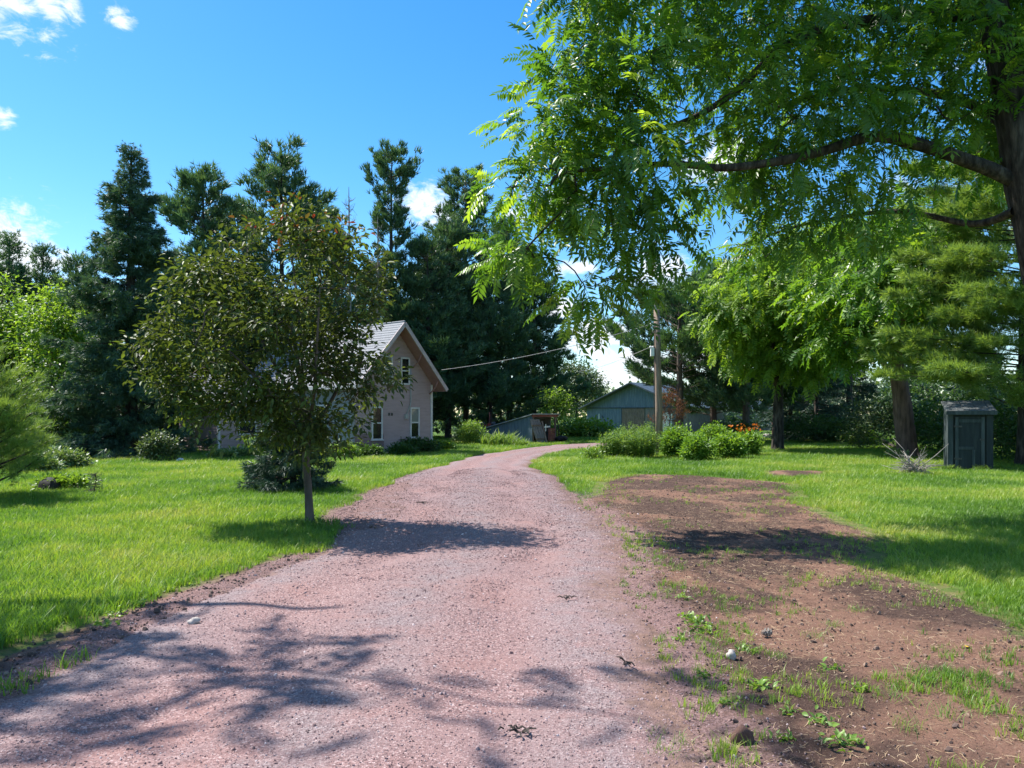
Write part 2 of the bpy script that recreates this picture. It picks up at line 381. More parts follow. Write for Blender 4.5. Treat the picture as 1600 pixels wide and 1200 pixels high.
DL = [(-3.5, -9), (-3.4, -3), (-3.3, 2), (-3.2, 5.6), (-2.95, 7.6), (-2.5, 9.4), (-2.55, 11.2), (-2.9, 13.6), (-3.06, 20.4), (-2.27, 27.2), (-1.5, 32.9), (-.1, 37.5), (1.4, 42), (3.2, 45.5), (7, 48.5), (14, 50)]
DR = [(.9, -9), (.95, -3), (1.0, 2), (1.2, 5.6), (1.36, 8.1), (1.42, 10), (1.46, 11.8), (1.47, 13.6), (1.29, 19.4), (.7, 24.5), (.95, 29.5), (1.6, 33.5), (2.8, 37.5), (4.6, 40.5), (8, 43.5), (14.5, 45)]
dl = spline(DL, 420); dr = spline(DR, 420)
def rag(e, seed):
    n = np.zeros_like(e); s = np.cumsum(np.r_[0, np.hypot(*np.diff(e, axis=0).T)])
    d = np.gradient(e, axis=0); nr = np.stack([-d[:, 1], d[:, 0]], 1); nr /= np.linalg.norm(nr, axis=1)[:, None]
    return e + nr * ((fbm(s * .9, s * 0 + seed, 5, seed) - .5) * .55)[:, None]
dl = rag(dl, 3); dr = rag(dr, 8)
DRIVE_POLY = np.vstack([dl[::3], dr[::-1][::3]])
def driveway():
    nc = 46
    u = np.linspace(0, 1, nc)
    g = dl[:, None, :] * (1 - u)[None, :, None] + dr[:, None, :] * u[None, :, None]
    wid = np.linalg.norm(dr - dl, axis=1)[:, None]
    edge = np.minimum(u, 1 - u)[None] * wid
    z = .008 + .05 * (1 - np.exp(-edge / .5)) + (fbm(g[..., 0] * 1.1, g[..., 1] * 1.1, 4, 5) - .5) * .05 * np.clip(edge / .4, 0, 1)
    z -= .032 * np.exp(-((u - .28) / .07) ** 2)[None] + .032 * np.exp(-((u - .72) / .07) ** 2)[None]
    z = np.maximum(z, .008)
    v = np.concatenate([g, z[..., None]], -1).reshape(-1, 3)
    i = np.arange(len(dl) - 1)[:, None] * nc + np.arange(nc - 1)[None]
    f = np.stack([i, i + 1, i + nc + 1, i + nc], -1).reshape(-1, 4)
    me = np_mesh('driveway', v, f, (edge * np.where(u > .5, .42, 1.0)[None]).ravel(), True)
    rd = (np.exp(-((u - .5) / .10) ** 2) + np.exp(-((u - .86) / .09) ** 2) * 1.0 + np.exp(-((u - .08) / .08) ** 2))[None] * np.ones((len(dl), 1))
    a = me.attributes.new('ridge', 'FLOAT', 'POINT'); a.data.foreach_set('value', np.ascontiguousarray(np.clip(rd, 0, 1).ravel(), dtype=np.float32))
    return tag(add_obj('driveway', me, M['gravel']), kind='structure')
driveway()
def zdrive(x, y): return .04

DIRT = [G(*p)[:2] for p in [(938, 772), (945, 752), (985, 742), (1090, 744), (1235, 756), (1250, 785), (1300, 812), (1375, 838), (1345, 880), (1415, 903), (1490, 930), (1560, 962), (1640, 1005), (1800, 1060)]]
DIRT += [G(*p)[:2] for p in [(1900, 1150)]] + [np.array([4.6, 2.8]), np.array([4.6, 0]), np.array([1.3, 0])] + [np.array([np.interp(yy, dr[:, 1], dr[:, 0]) - .22, yy]) for yy in np.arange(0, 15.1, .5)]
DIRT = np.array(DIRT)
DIRT2 = np.array([G(*p)[:2] for p in [(1195, 736), (1290, 737), (1285, 745), (1200, 747)]])
DIRT3 = np.array([G(*p)[:2] for p in [(505, 812), (520, 800), (560, 778), (600, 760), (640, 745), (665, 745), (650, 790), (640, 830), (560, 840)]])
BARE_L = np.array([[-3.5, 3.2], [-3.6, 5.4], [-3.35, 7], [-2.95, 8.6], [-2.75, 9.3], [-2.3, 9.6], [-2.3, 9], [-2.6, 7], [-2.9, 5], [-3.0, 3.2]])
def dirt_z(X, Y, sd, zb, seed):
    return zb + np.clip(sd / .4, 0, 1) * (fbm(X * 2.0, Y * 2.0, 5, seed) * .05 + fbm(X * 6, Y * 6, 3, seed + 3) * .03 + np.clip(fbm(X * 15, Y * 15, 3, seed + 9) - .45, 0, 1) * .06)
def dirt_sheet(name, poly, cell, zb, seed):
    x0, y0 = poly.min(0) - .3; x1, y1 = poly.max(0) + .3
    xs = np.arange(x0, x1, cell); ys = np.arange(y0, y1, cell)
    X, Y = np.meshgrid(xs, ys); sd = sdist(X, Y, poly)
    Z = dirt_z(X, Y, sd, zb, seed)
    v = np.stack([X, Y, Z], -1).reshape(-1, 3); w = len(xs)
    i = (np.arange(len(ys) - 1)[:, None] * w + np.arange(w - 1)[None]).ravel()
    ok = np.minimum.reduce([sd.ravel()[i], sd.ravel()[i + 1], sd.ravel()[i + w], sd.ravel()[i + w + 1]]) > -.25
    i = i[ok]; f = np.stack([i, i + 1, i + w + 1, i + w], -1)
    used = np.unique(f); re = np.zeros(len(v), int); re[used] = np.arange(len(used))
    me = np_mesh(name, v[used], re[f], sd.ravel()[used], True)
    dv = np.clip(1.15 + sdist(v[used][:, 0], v[used][:, 1], DRIVE_POLY[::4]) / .55, 0, 1)
    a = me.attributes.new('drv', 'FLOAT', 'POINT'); a.data.foreach_set('value', np.ascontiguousarray(dv, dtype=np.float32))
    return tag(add_obj(name, me, M['dirt']), kind='structure')
def zground(x, y):
    z = np.zeros_like(x)
    for poly, zb, seed in ((DIRT, .004, 21), (DIRT2, .004, 31), (DIRT3, .004, 41), (BARE_L, .0045, 51)):
        sd = sdist(x, y, poly); z = np.maximum(z, np.where(sd > -.2, dirt_z(x, y, sd, zb, seed), 0))
    return z
dirt_sheet('bare_dirt', DIRT, .052, .004, 21)
dirt_sheet('bare_dirt', DIRT2, .1, .004, 31)
dirt_sheet('bare_dirt', DIRT3, .08, .004, 41)
dirt_sheet('bare_dirt', BARE_L, .04, .0045, 51)

# ------------------------------------------------------------------ scattered stuff (geometry-node instances of small pieces)
def instancer(name, pts, rot, scl, protos, mat, label, cat):
    """pts (n,3); rot (n,3); scl (n,); protos: list of meshes"""
    col = bpy.data.collections.new(name + '_pieces')
    for i, me in enumerate(protos):
        if not me.materials: me.materials.append(mat)
        col.objects.link(bpy.data.objects.new('%s_piece' % name, me))
    me = bpy.data.meshes.new(name); n = len(pts)
    me.vertices.add(n); me.vertices.foreach_set('co', np.ascontiguousarray(pts, np.float32).ravel())
    a = me.attributes.new('prot', 'FLOAT_VECTOR', 'POINT'); a.data.foreach_set('vector', np.ascontiguousarray(rot, np.float32).ravel())
    a = me.attributes.new('pscl', 'FLOAT', 'POINT'); a.data.foreach_set('value', np.ascontiguousarray(scl, np.float32))
    o = add_obj(name, me, mat)
    ng = bpy.data.node_groups.new(name, 'GeometryNodeTree')
    ng.interface.new_socket('Geometry', in_out='INPUT', socket_type='NodeSocketGeometry'); ng.interface.new_socket('Geometry', in_out='OUTPUT', socket_type='NodeSocketGeometry')
    N, L = ng.nodes, ng.links
    gi = N.new('NodeGroupInput'); go = N.new('NodeGroupOutput')
    ci = N.new('GeometryNodeCollectionInfo'); ci.inputs['Collection'].default_value = col; ci.inputs['Separate Children'].default_value = True; ci.inputs['Reset Children'].default_value = True
    ip = N.new('GeometryNodeInstanceOnPoints'); ip.inputs['Pick Instance'].default_value = True
    r = N.new('GeometryNodeInputNamedAttribute'); r.data_type = 'FLOAT_VECTOR'; r.inputs['Name'].default_value = 'prot'
    s = N.new('GeometryNodeInputNamedAttribute'); s.data_type = 'FLOAT'; s.inputs['Name'].default_value = 'pscl'
    e2r = N.new('FunctionNodeEulerToRotation')
    L.new(gi.outputs[0], ip.inputs['Points']); L.new(ci.outputs[0], ip.inputs['Instance'])
    L.new(r.outputs[0], e2r.inputs[0]); L.new(e2r.outputs[0], ip.inputs['Rotation']); L.new(s.outputs[0], ip.inputs['Scale'])
    L.new(ip.outputs[0], go.inputs[0])
    md = o.modifiers.new('scatter', 'NODES'); md.node_group = ng
    return tag(o, label, cat, kind='stuff')

def grass_clump(nb, h, spread, width, seed, lean=.5):
    r = np.random.default_rng(seed); v = []; f = []
    for _ in range(nb):
        a = r.uniform(0, 6.283); rr = spread * math.sqrt(r.uniform()); bx, by = rr * math.cos(a), rr * math.sin(a)
        hh = h * r.uniform(.55, 1.15); d = r.uniform(0, 6.283); ln = lean * r.uniform(.2, 1.2) * hh; w = width * r.uniform(.7, 1.2)
        dx, dy = math.cos(d), math.sin(d); sx, sy = -dy * w / 2, dx * w / 2; b = len(v)
        for k, t in enumerate((0, .55)):
            ox = bx + dx * ln * t * t; oy = by + dy * ln * t * t; z = hh * t * (1 - .12 * t); s = 1 - .3 * k
            v += [(ox - sx * s, oy - sy * s, z), (ox + sx * s, oy + sy * s, z)]
        v.append((bx + dx * ln, by + dy * ln, hh * .88))
        f += [(b, b + 1, b + 3), (b, b + 3, b + 2), (b + 2, b + 3, b + 4)]
    return np_mesh('grass_tuft', np.array(v), np.array(f))

def lawn_mask(x, y):
    """1 on lawn, 0 on driveway or bare dirt, with ragged edges"""
    nz = fbm(x * 1.6, y * 1.6, 4, 77) - .5
    m = np.ones_like(x)
    for poly, soft in ((DRIVE_POLY, .3), (DIRT, 1.3), (DIRT2, .6), (DIRT3, .6), (BARE_L, .4)):
        d = sdist(x, y, poly) + nz * soft * 1.2
        m = np.minimum(m, np.clip(.35 - d / (soft * .6), 0, 1))
    return m
def lawn_points(n, y0, y1, expo, seed, xr=None):
    r = np.random.default_rng(seed)
    # distance drawn from a power law (thinner with distance), uniform across
    u = r.uniform(size=n); k = 2 - expo
    y = (y0 ** k + u * (y1 ** k - y0 ** k)) ** (1 / k)
    x = r.uniform(-.80, .80, n) * y + r.uniform(-1, 1, n) * .8
    return x, y
x, y = lawn_points(300000, 2.6, 62, 1.25, 5)
m = lawn_mask(x, y)
crn = (x > 1.6) & (y < 5.4) & (x < 5); m = np.where(crn, m * np.clip(fbm(x * 1.7, y * 1.7, 4, 61) * 2.6 - .75, .1, .8), m)
keep = rng.uniform(size=len(x)) < m
dd = sdist(x, y, DIRT); weedy = (dd > .1) & (fbm(x * 1.3, y * 1.3, 4, 123) + rng.normal(size=len(x)) * .05 > .60) & (rng.uniform(size=len(x)) < .16) & (x > 1.1)
cor = (y < 5.0 - .25 * np.abs(x - 2.8)) & (x > 1.9 + .12 * (y - 3)) & (fbm(x * 1.9, y * 1.9, 4, 99) + rng.normal(size=len(x)) * .04 > .5) & (rng.uniform(size=len(x)) < .5)
strip = (np.abs(x - 1.62 - .12 * np.sin(y * 2)) < .28) & (y > 4.6) & (y < 11) & (fbm(x * 2.4, y * 2.4, 4, 71) > .5) & (rng.uniform(size=len(x)) < .3)
keep |= weedy | cor | strip
x, y = x[keep], y[keep]; n = len(x)
hs = .62 + .75 * fbm(x * .5, y * .5, 3, 44); far = np.clip(y / 14, 1, 2.6)
hs *= np.where((dd[keep] > -.2) | crn[keep], .62, 1.0)
sc = hs * rng.uniform(.75, 1.3, n) * far ** .55
protos = [grass_clump(9, .085, .045, .0062, s, .7) for s in range(5)] + [grass_clump(7, .12, .04, .006, 30, .9)]
instancer('lawn_grass', np.stack([x, y, zground(x, y) + .001], 1), np.stack([rng.uniform(-.15, .15, n), rng.uniform(-.15, .15, n), rng.uniform(0, 6.28, n)], 1), sc, protos, M['grass'],
          'bright green mown lawn grass on both sides of the driveway', 'grass')

def pebble_mesh(seed, rough=.25):
    r = np.random.default_rng(seed); bm = bmesh.new(); bmesh.ops.create_icosphere(bm, subdivisions=1, radius=1)
    s = r.uniform(.6, 1.1, 3); s[2] *= .7
    for v in bm.verts: v.co = Vector((v.co.x * s[0], v.co.y * s[1], v.co.z * s[2])) * r.uniform(1 - rough, 1 + rough)
    me = bpy.data.meshes.new('pebble'); bm.to_mesh(me); bm.free(); return me
pm = [pebble_mesh(s) for s in range(6)]
npb = 170000
u = rng.uniform(size=npb); k = .6; y = (2.6 ** k + u * (24 ** k - 2.6 ** k)) ** (1 / k); x = rng.uniform(-4.2, 2.4, npb)
d = sdist(x, y, DRIVE_POLY); ok = d + np.abs(rng.normal(size=npb)) * np.where(x > -.5, .42, .16) > .02; x, y, d = x[ok], y[ok], d[ok]; n = len(x)
Lx = np.interp(y, dl[:, 1], dl[:, 0]); Rx = np.interp(y, dr[:, 1], dr[:, 0]); uu = (x - Lx) / (Rx - Lx); ee = np.clip(np.minimum(uu, 1 - uu), 0, 1) * (Rx - Lx)
zz = .008 + .05 * (1 - np.exp(-ee / .5)) + (fbm(x * 1.1, y * 1.1, 4, 5) - .5) * .05 * np.clip(ee / .4, 0, 1) - .032 * np.exp(-((uu - .28) / .07) ** 2) - .032 * np.exp(-((uu - .72) / .07) ** 2)
zz = np.where(d < .25, np.maximum(zground(x, y), np.maximum(zz, .008)), np.maximum(zz, .008))
s = rng.gamma(1.6, .0021, n) + .0022; s *= np.clip(y / 8, .9, 1.25)
rot = rng.uniform(0, 6.28, (n, 3))
instancer('driveway_gravel', np.stack([x, y, zz], 1), rot, s, pm, M['pebble'], 'loose pink and grey gravel stones covering the driveway', 'gravel')
# clods and straw on the bare dirt
nc = 120000
x = rng.uniform(-4, 9, nc); u = rng.uniform(size=nc); y = (2.6 ** .7 + u * (22 ** .7 - 2.6 ** .7)) ** (1 / .7)
dm = np.maximum(np.maximum(sdist(x, y, DIRT), sdist(x, y, DIRT3)), sdist(x, y, BARE_L)); ok = (dm + rng.normal(size=nc) * .08 > .05); x, y = x[ok], y[ok]; n = len(x)
left = sdist(x, y, BARE_L) > 0
s = rng.gamma(1.0, .0033, n) + .002; s[left] *= 1.5
instancer('soil_clods', np.stack([x, y, zground(x, y) + s * .25], 1), rng.uniform(0, 6.28, (n, 3)), s, [pebble_mesh(s_, .4) for s_ in range(20, 25)], M['clod'], 'small dark clods of soil on the bare dirt', 'soil')
ns = 110000
x = rng.uniform(.8, 9, ns); u = rng.uniform(size=ns); y = (2.6 ** .7 + u * (20 ** .7 - 2.6 ** .7)) ** (1 / .7)
ok = ((sdist(x, y, DIRT) > 0) | ((x > 1.6) & (y < 5.4) & (x < 5))) & (fbm(x * 1.1, y * 1.1, 3, 9) + rng.uniform(-.2, .2, ns) > .48); x, y = x[ok], y[ok]; n = len(x)
def straw(seed):
    r = np.random.default_rng(seed); b = r.uniform(-.25, .25)
    v = np.array([(-.5, -.02, 0), (-.5, .02, .01), (0, b - .022, .03), (0, b + .022, .04), (.5, -.01, 0), (.5, .01, .01)]); return np_mesh('straw', v, np.array([(0, 2, 3, 1), (2, 4, 5, 3)]))
instancer('dry_grass_litter', np.stack([x, y, zground(x, y) + .003], 1), np.stack([rng.normal(size=n) * .2, rng.normal(size=n) * .2, rng.uniform(0, 6.28, n)], 1), rng.uniform(.02, .07, n), [straw(i) for i in range(4)], M['straw'], 'dry straw coloured grass bits strewn over the bare dirt', 'straw')

# ------------------------------------------------------------------ foliage
def frames(d, roll):
    d = d / (np.linalg.norm(d, axis=1)[:, None] + 1e-9)
    ref = np.tile(np.array([0, 0, 1.0]), (len(d), 1)); bad = np.abs(d[:, 2]) > .97; ref[bad] = (1, 0, 0)
    y = np.cross(ref, d); y /= np.linalg.norm(y, axis=1)[:, None]; z = np.cross(d, y)
    c, s = np.cos(roll)[:, None], np.sin(roll)[:, None]
    return np.stack([d, y * c + z * s, -y * s + z * c], 2)      # columns
def scatter_mesh(name, tv, tf, pos, R, s, var):
    n = len(pos); k = len(tv)
    if np.ndim(s) == 1: s = s[:, None]
    v = np.einsum('nij,nkj->nki', R, tv[None] * s[:, None, :]) + pos[:, None, :]
    f = tf[None] + (np.arange(n) * k)[:, None, None]
    return np_mesh(name, v.reshape(-1, 3), f.reshape(-1, 3), np.repeat(var, k))
def leaf_t(fold=.18, wid=.42):
    v = np.array([(0, 0, 0), (.3, wid / 2 * .9, fold * .5), (.65, wid / 2 * .75, fold * .4), (1, 0, -.1), (.65, -wid / 2 * .75, fold * .4), (.3, -wid / 2 * .9, fold * .5)])
    return v, np.array([(0, 3, 1), (1, 3, 2), (0, 5, 3), (5, 4, 3)])
def leaf2_t(wid=.5):
    return np.array([(0, 0, 0), (.45, wid / 2, .08), (1, 0, -.05), (.45, -wid / 2, .08)]), np.array([(0, 3, 2), (0, 2, 1)])
def compound_t(pairs=7, ll=.34, wid=.30, droop=.35, seed=0):
    """pinnate leaf of unit length along +x, hanging leaflets"""
    r = np.random.default_rng(seed); V = []; F = []
    def curve(t): return np.array([t * (1 - .08 * t), 0, .10 * math.sin(t * 2.2) - droop * t * t])
    for i in range(2):
        a, b = curve(i / 2), curve((i + 1) / 2); k = len(V)
        V += [a + (0, .007, 0), a - (0, .007, 0), b - (0, .005, 0), b + (0, .005, 0)]; F += [(k, k + 1, k + 2), (k, k + 2, k + 3)]
    spots = [(t, s) for t in np.linspace(.2, .93, pairs) for s in (1, -1)] + [(.98, 0)]
    for t, s in spots:
        o = curve(t); L = ll * (1 - .9 * abs(t - .6) ** 2) * r.uniform(.85, 1.1)
        ang = (r.uniform(1.0, 1.25) if s else 0) * (s or 1)
        d = np.array([math.cos(ang), math.sin(ang), -r.uniform(.25, .7)]); d /= np.linalg.norm(d)
        sd = np.cross((0, 0, 1), d); sd /= np.linalg.norm(sd); up = np.cross(d, sd); k = len(V)
        V += [o, o + d * L * .4 + sd * L * wid / 2 + up * .015, o + d * L - up * .02, o + d * L * .4 - sd * L * wid / 2 + up * .015]
        F += [(k, k + 3, k + 2), (k, k + 2, k + 1)]
    return np.array(V), np.array(F)
def tuft_t(n, spread, wid, seed, back=0.0):
    r = np.random.default_rng(seed); V = []; F = []
    for i in range(n):
        a = r.uniform(0, 6.283); sp = spread * math.sqrt(r.uniform(.05, 1)); L = r.uniform(.7, 1.0)
        d = np.array([math.cos(sp), math.sin(sp) * math.cos(a), math.sin(sp) * math.sin(a)])
        sd = np.cross(d, r.normal(size=3)); sd /= np.linalg.norm(sd); o = np.array([r.uniform(0, .35), 0, 0]); k = len(V)
        V += [o - sd * wid / 2, o + sd * wid / 2, o + d * L]; F += [(k, k + 1, k + 2)]
    return np.array(V), np.array(F)

def tubes_mesh(name, segs, mat, parent, n=6):
    """segs: list of (p0, p1, r0, r1): tapered prisms, joined"""
    p0 = np.array([s[0] for s in segs], float); p1 = np.array([s[1] for s in segs], float); r0 = np.array([s[2] for s in segs]); r1 = np.array([s[3] for s in segs])
    R = frames(p1 - p0, np.zeros(len(p0))); a = np.arange(n) * 2 * math.pi / n
    ring = R[:, :, 1][:, None, :] * np.cos(a)[None, :, None] + R[:, :, 2][:, None, :] * np.sin(a)[None, :, None]
    v = np.concatenate([p0[:, None] + ring * r0[:, None, None], p1[:, None] + ring * r1[:, None, None]], 1)
    k = np.arange(n); f = np.stack([k, (k + 1) % n, (k + 1) % n + n, k + n], 1)
    F = f[None] + (np.arange(len(p0)) * 2 * n)[:, None, None]
    return add_obj(name, np_mesh(name, v.reshape(-1, 3), F.reshape(-1, 4), None, True), mat, parent)
def trunk_tube(name, pts, rads, mat, parent, n=14, seed=0, flare=True):
    pts = spline(pts, max(10, 5 * len(pts))); rads = np.interp(np.linspace(0, 1, len(pts)), np.linspace(0, 1, len(rads)), rads)
    if flare: rads = rads * (1 + .35 * np.exp(-np.arange(len(pts)) * 14 / len(pts)))
    R = frames(np.gradient(pts, axis=0), np.zeros(len(pts))); a = np.arange(n) * 2 * math.pi / n
    jit = 1 + (fbm(np.tile(a * 1.6, (len(pts), 1)), np.arange(len(pts))[:, None] * .35 + 0 * a, 3, seed) - .5) * .28
    ring = R[:, :, 1][:, None] * np.cos(a)[None, :, None] + R[:, :, 2][:, None] * np.sin(a)[None, :, None]
    v = pts[:, None] + ring * (rads[:, None] * jit)[..., None]
    k = np.arange(n); f = np.stack([k, (k + 1) % n, (k + 1) % n + n, k + n], 1); F = f[None] + (np.arange(len(pts) - 1) * n)[:, None, None]
    return add_obj(name, np_mesh(name, v.reshape(-1, 3), F.reshape(-1, 4), None, True), mat, parent)

def grow(nodes, targets, tip_r=.006, expo=.42, steps=4, jit=.06, seed=0, maxr=9):
    """connect each target to the nearest wood so far; returns tube segments, twig end directions"""
    r = np.random.default_rng(seed)
    pts = [np.array(p, float) for p in nodes]; par = [-1] * len(pts); nb = len(pts)
    A = np.array(pts); order = np.argsort([np.min(np.linalg.norm(A - t, axis=1)) for t in targets])
    cap = len(pts) + len(targets) * (steps + 1); buf = np.zeros((cap, 3)); buf[:len(pts)] = A; cnt = len(pts)
    ends = {}; dirs = np.zeros((len(targets), 3))
    for oi in order:
        t = targets[oi]; d = np.linalg.norm(buf[:cnt] - t, axis=1)
        # prefer wood lying lower / nearer the base so that twigs run outwards
        j = int(np.argmin(d + .35 * np.maximum(buf[:cnt, 2] - t[2], 0))); a = buf[j].copy(); L = np.linalg.norm(t - a); prev = j
        sag = r.normal(size=3) * jit * L; sag[2] += .08 * L
        for k in range(1, steps + 1):
            s = k / steps; q = a + (t - a) * s + sag * math.sin(math.pi * s)
            buf[cnt] = q; par.append(prev); pts.append(q); prev = cnt; cnt += 1
        dirs[oi] = buf[cnt - 1] - buf[cnt - 2]
    par = np.array(par); w = np.zeros(cnt); hasch = np.zeros(cnt, bool)
    for i in range(cnt - 1, nb - 1, -1):
        if not hasch[i]: w[i] += 1
        w[par[i]] += w[i]; hasch[par[i]] = True
    rad = np.minimum(tip_r * np.maximum(w, 1) ** expo, maxr)
    segs = []
    for i in range(nb, cnt):
        p = par[i]; rp = rad[i] if p < nb else min(rad[p], rad[i] * 1.5)
        segs.append((buf[p], buf[i], rp, rad[i]))
    return segs, dirs
def blob_points(n, blobs, seed, gap=.42, gscale=.9):
    """points spread through a union of ellipsoids (cx,cy,cz,rx,ry,rz), more to the outside, with gaps"""
    r = np.random.default_rng(seed); vol = np.array([b[3] * b[4] * b[5] for b in blobs]); out = []
    while len(out) < n:
        b = blobs[r.choice(len(blobs), p=vol / vol.sum())]
        d = r.normal(size=3); d /= np.linalg.norm(d); rr = r.uniform() ** (1 / 4.0)
        p = np.array(b[:3]) + d * rr * np.array(b[3:])
        if fbm(np.array([p[0] * gscale + p[1] * .7]), np.array([p[2] * gscale + p[1] * .3]), 2, seed)[0] < gap * r.uniform(.6, 1.1): continue
        out.append(p)
    return np.array(out)
def leaves_at(targets, dirs, per, size, spread, tpl, seed, droop=.5, szj=.3, varlo=0, varhi=1, tips=None):
    r = np.random.default_rng(seed); n = len(targets) * per
    c = np.repeat(targets, per, 0); d0 = np.repeat(dirs, per, 0); d0 = d0 / (np.linalg.norm(d0, axis=1)[:, None] + 1e-9)
    off = r.normal(size=(n, 3)) * spread; off[:, 2] *= .75
    d = d0 * .6 + off / (spread + 1e-9) * .55 + r.normal(size=(n, 3)) * .35; d[:, 2] -= droop
    R = frames(d, r.normal(size=n) * .5)
    s = size * r.uniform(1 - szj, 1 + szj, n)
    cv = np.repeat(r.uniform(0, 1, len(targets)), per)
    var = np.clip(varlo + (varhi - varlo) * (cv * .45 + r.uniform(0, 1, n) * .55), 0, 1)
    return c + off, R, s, var

def broadleaf(name, label, cat, base, trunk_pts, rads, blobs, ncl, per, size, mat, bark, seed, tpl=None, spread=.22, droop=.4, group=None, gap=.42, tip=.008, gscale=.9, extra=None, limbs=None, expo=.42, low=None):
    """everything local to base"""
    root = empty(name, base, 0, label, cat, group)
    trunk_tube('trunk', trunk_pts, rads, bark, root, 14, seed)
    nodes = list(spline(trunk_pts, 14)[3 if low is None else low:])
    lsegs = []
    for lp, lr in (limbs or []):
        q = spline(lp, 16); nodes += list(q[1:]); rr = np.linspace(lr[0], lr[1], 16)
        trunk_tube('limb', lp, list(np.linspace(lr[0], lr[1], 6)), bark, root, 9, seed + 1, flare=False)
    t = blob_points(ncl, blobs, seed, gap, gscale)
    if extra is not None: t = np.vstack([t, extra])
    segs, dirs = grow(nodes, t, tip, expo, 4, .07, seed, maxr=rads[-1] * 1.4)
    tubes_mesh('branches', segs, bark, root, 5)
    tv, tf = tpl or leaf2_t()
    pos, R, s, var = leaves_at(t, dirs, per, size, spread, tpl, seed + 5, droop)
    add_obj('crown', scatter_mesh('crown', tv, tf, pos, R, s, var), mat, root)
    return root

def conifer(name, label, base, h, prof, cb, wh, nb, mat, bark, seed, style='pine', tl=.32, dens=9.0, r0=.16, tri=8, lean=(0, 0), group=None, cat='tree', drop=0.0, twid=.09, special=None, clump=5, cl_sp=.16, tspread=.85):
    """base (x,y,0); prof(t) gives limb length in metres at height fraction t; cb crown base fraction"""
    r = np.random.default_rng(seed); root = empty(name, base, r.uniform(0, 6.28), label, cat, group)
    rz = root.rotation_euler.z; c_, s_ = math.cos(-rz), math.sin(-rz); lean = (lean[0] * c_ - lean[1] * s_, lean[0] * s_ + lean[1] * c_)
    tp = [(0, 0, 0), (lean[0] * .3 + r.normal() * .04, lean[1] * .3, h * .35), (lean[0] * .7, lean[1] * .7 + r.normal() * .05, h * .7), (lean[0], lean[1], h * .985)]
    trunk_tube('trunk', tp, [r0, r0 * .8, r0 * .45, .02], bark, root, 10, seed)
    tpts = spline(tp, 60)
    segs = []; P_, D_, L_ = [], [], []
    z = cb * h; br = []
    while z < h * .985:
        t = z / h
        for k in range(nb):
            if r.uniform() < drop: continue
            L = prof((t - cb) / (1 - cb)) * r.uniform(.68, 1.18)
            br.append((z + r.uniform(-.5, .5) * wh, r.uniform(0, 6.283), L, None))
        z += wh * r.uniform(.75, 1.25) * (1 - .45 * t)
    for s in (special or []): br.append(s)
    for (z, a, L, spc) in br:
        z = min(max(z, .1), h * .985); o = np.array([np.interp(z, tpts[:, 2], tpts[:, i]) for i in range(2)] + [z]); t = z / h
        if L < .12: L = .12
        if style == 'spruce': e0, e1 = -.28 + .42 * t ** 2.5, .2
        elif style == 'pine': e0, e1 = .10 + .45 * t ** 2, .28
        else: e0, e1 = .05 + .5 * t, .1
        if spc: e0, e1 = spc; a = a - rz
        dx, dy = math.cos(a), math.sin(a); sx, sy = -dy, dx
        def pos(s): return o + np.array([dx * L * s, dy * L * s, L * (e0 * s + e1 * s * s)])
        for k in range(3):
            rr = max(.006, min(.022 * L, .03)) * (1 - k * .28)
            segs.append((pos(k / 3), pos((k + 1) / 3), rr, rr * .7))
        nclump = max(2, int(L * dens)); ss = r.uniform(.18 if style == 'spruce' else .3, 1.0, nclump) ** .8; ss[0] = 1.0
        lat = r.uniform(-1, 1, nclump) * (.34 * L * (1.12 - ss) + .05) * (1.0 if style != 'spruce' else .8)
        for s, l in zip(ss, lat):
            p = pos(s) + np.array([sx * l, sy * l, 0]); od = np.array([dx + sx * l * 1.3 / (.3 * L + .05), dy + sy * l * 1.3 / (.3 * L + .05), e0 + 2 * e1 * s])
            if style == 'spruce': p[2] -= abs(l) * .35; od[2] -= .35
            else: od[2] += .35 + .5 * t
            P_.append(p); D_.append(od); L_.append(L)
    P_ = np.array(P_); D_ = np.array(D_); n = len(P_)
    p = np.repeat(P_, clump, 0) + r.normal(size=(n * clump, 3)) * cl_sp * np.array([1, 1, .6]); d = np.repeat(D_, clump, 0) + r.normal(size=(n * clump, 3)) * .45
    tv, tf = tuft_t(tri, tspread, twid, seed)
    var = np.clip(np.repeat(r.uniform(0, 1, n), clump) * .5 + r.uniform(0, .5, n * clump), 0, 1)
    sc = tl * r.uniform(.7, 1.25, n * clump) * np.repeat(np.clip(.45 + .55 * np.array(L_), .4, 1), clump)
    tubes_mesh('branches', segs, bark, root, 4)
    add_obj('crown', scatter_mesh('crown', tv, tf, p, frames(d, r.uniform(0, 6.28, n * clump)), sc, var), mat, root)
    return root
# ------------------------------------------------------------------ building materials
def mat_paint(name, base, worn, dirt=.5, rough=.7, scale=3.0, stretch=(1, 1, 1)):
    m, nt, b = new_mat(name); n = NT(nt); v = n.coord('Object', stretch)
    f = n.noise(v, scale, 7, .65); g = n.noise(v, scale * 9, 5, .7)
    c = n.mix(n.sstep(f, .4, .7), base, worn)
    c = n.mix(n.math('MULTIPLY', n.sstep(g, .55, .72), dirt), c, tuple(x * .55 for x in base))
    nt.links.new(c, b.inputs['Base Color']); b.inputs['Roughness'].default_value = rough; b.inputs['Specular IOR Level'].default_value = .25
    n.bump(g, .25, .004, b)
    return m
M['clap'] = mat_paint('faded_pink_clapboard', (.41, .30, .30), (.34, .25, .25), .4, stretch=(.5, .5, 3))
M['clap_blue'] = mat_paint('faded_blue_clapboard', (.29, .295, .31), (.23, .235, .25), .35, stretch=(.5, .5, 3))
M['soffit'] = mat_paint('pink_soffit', (.33, .185, .175), (.27, .15, .145), .3)
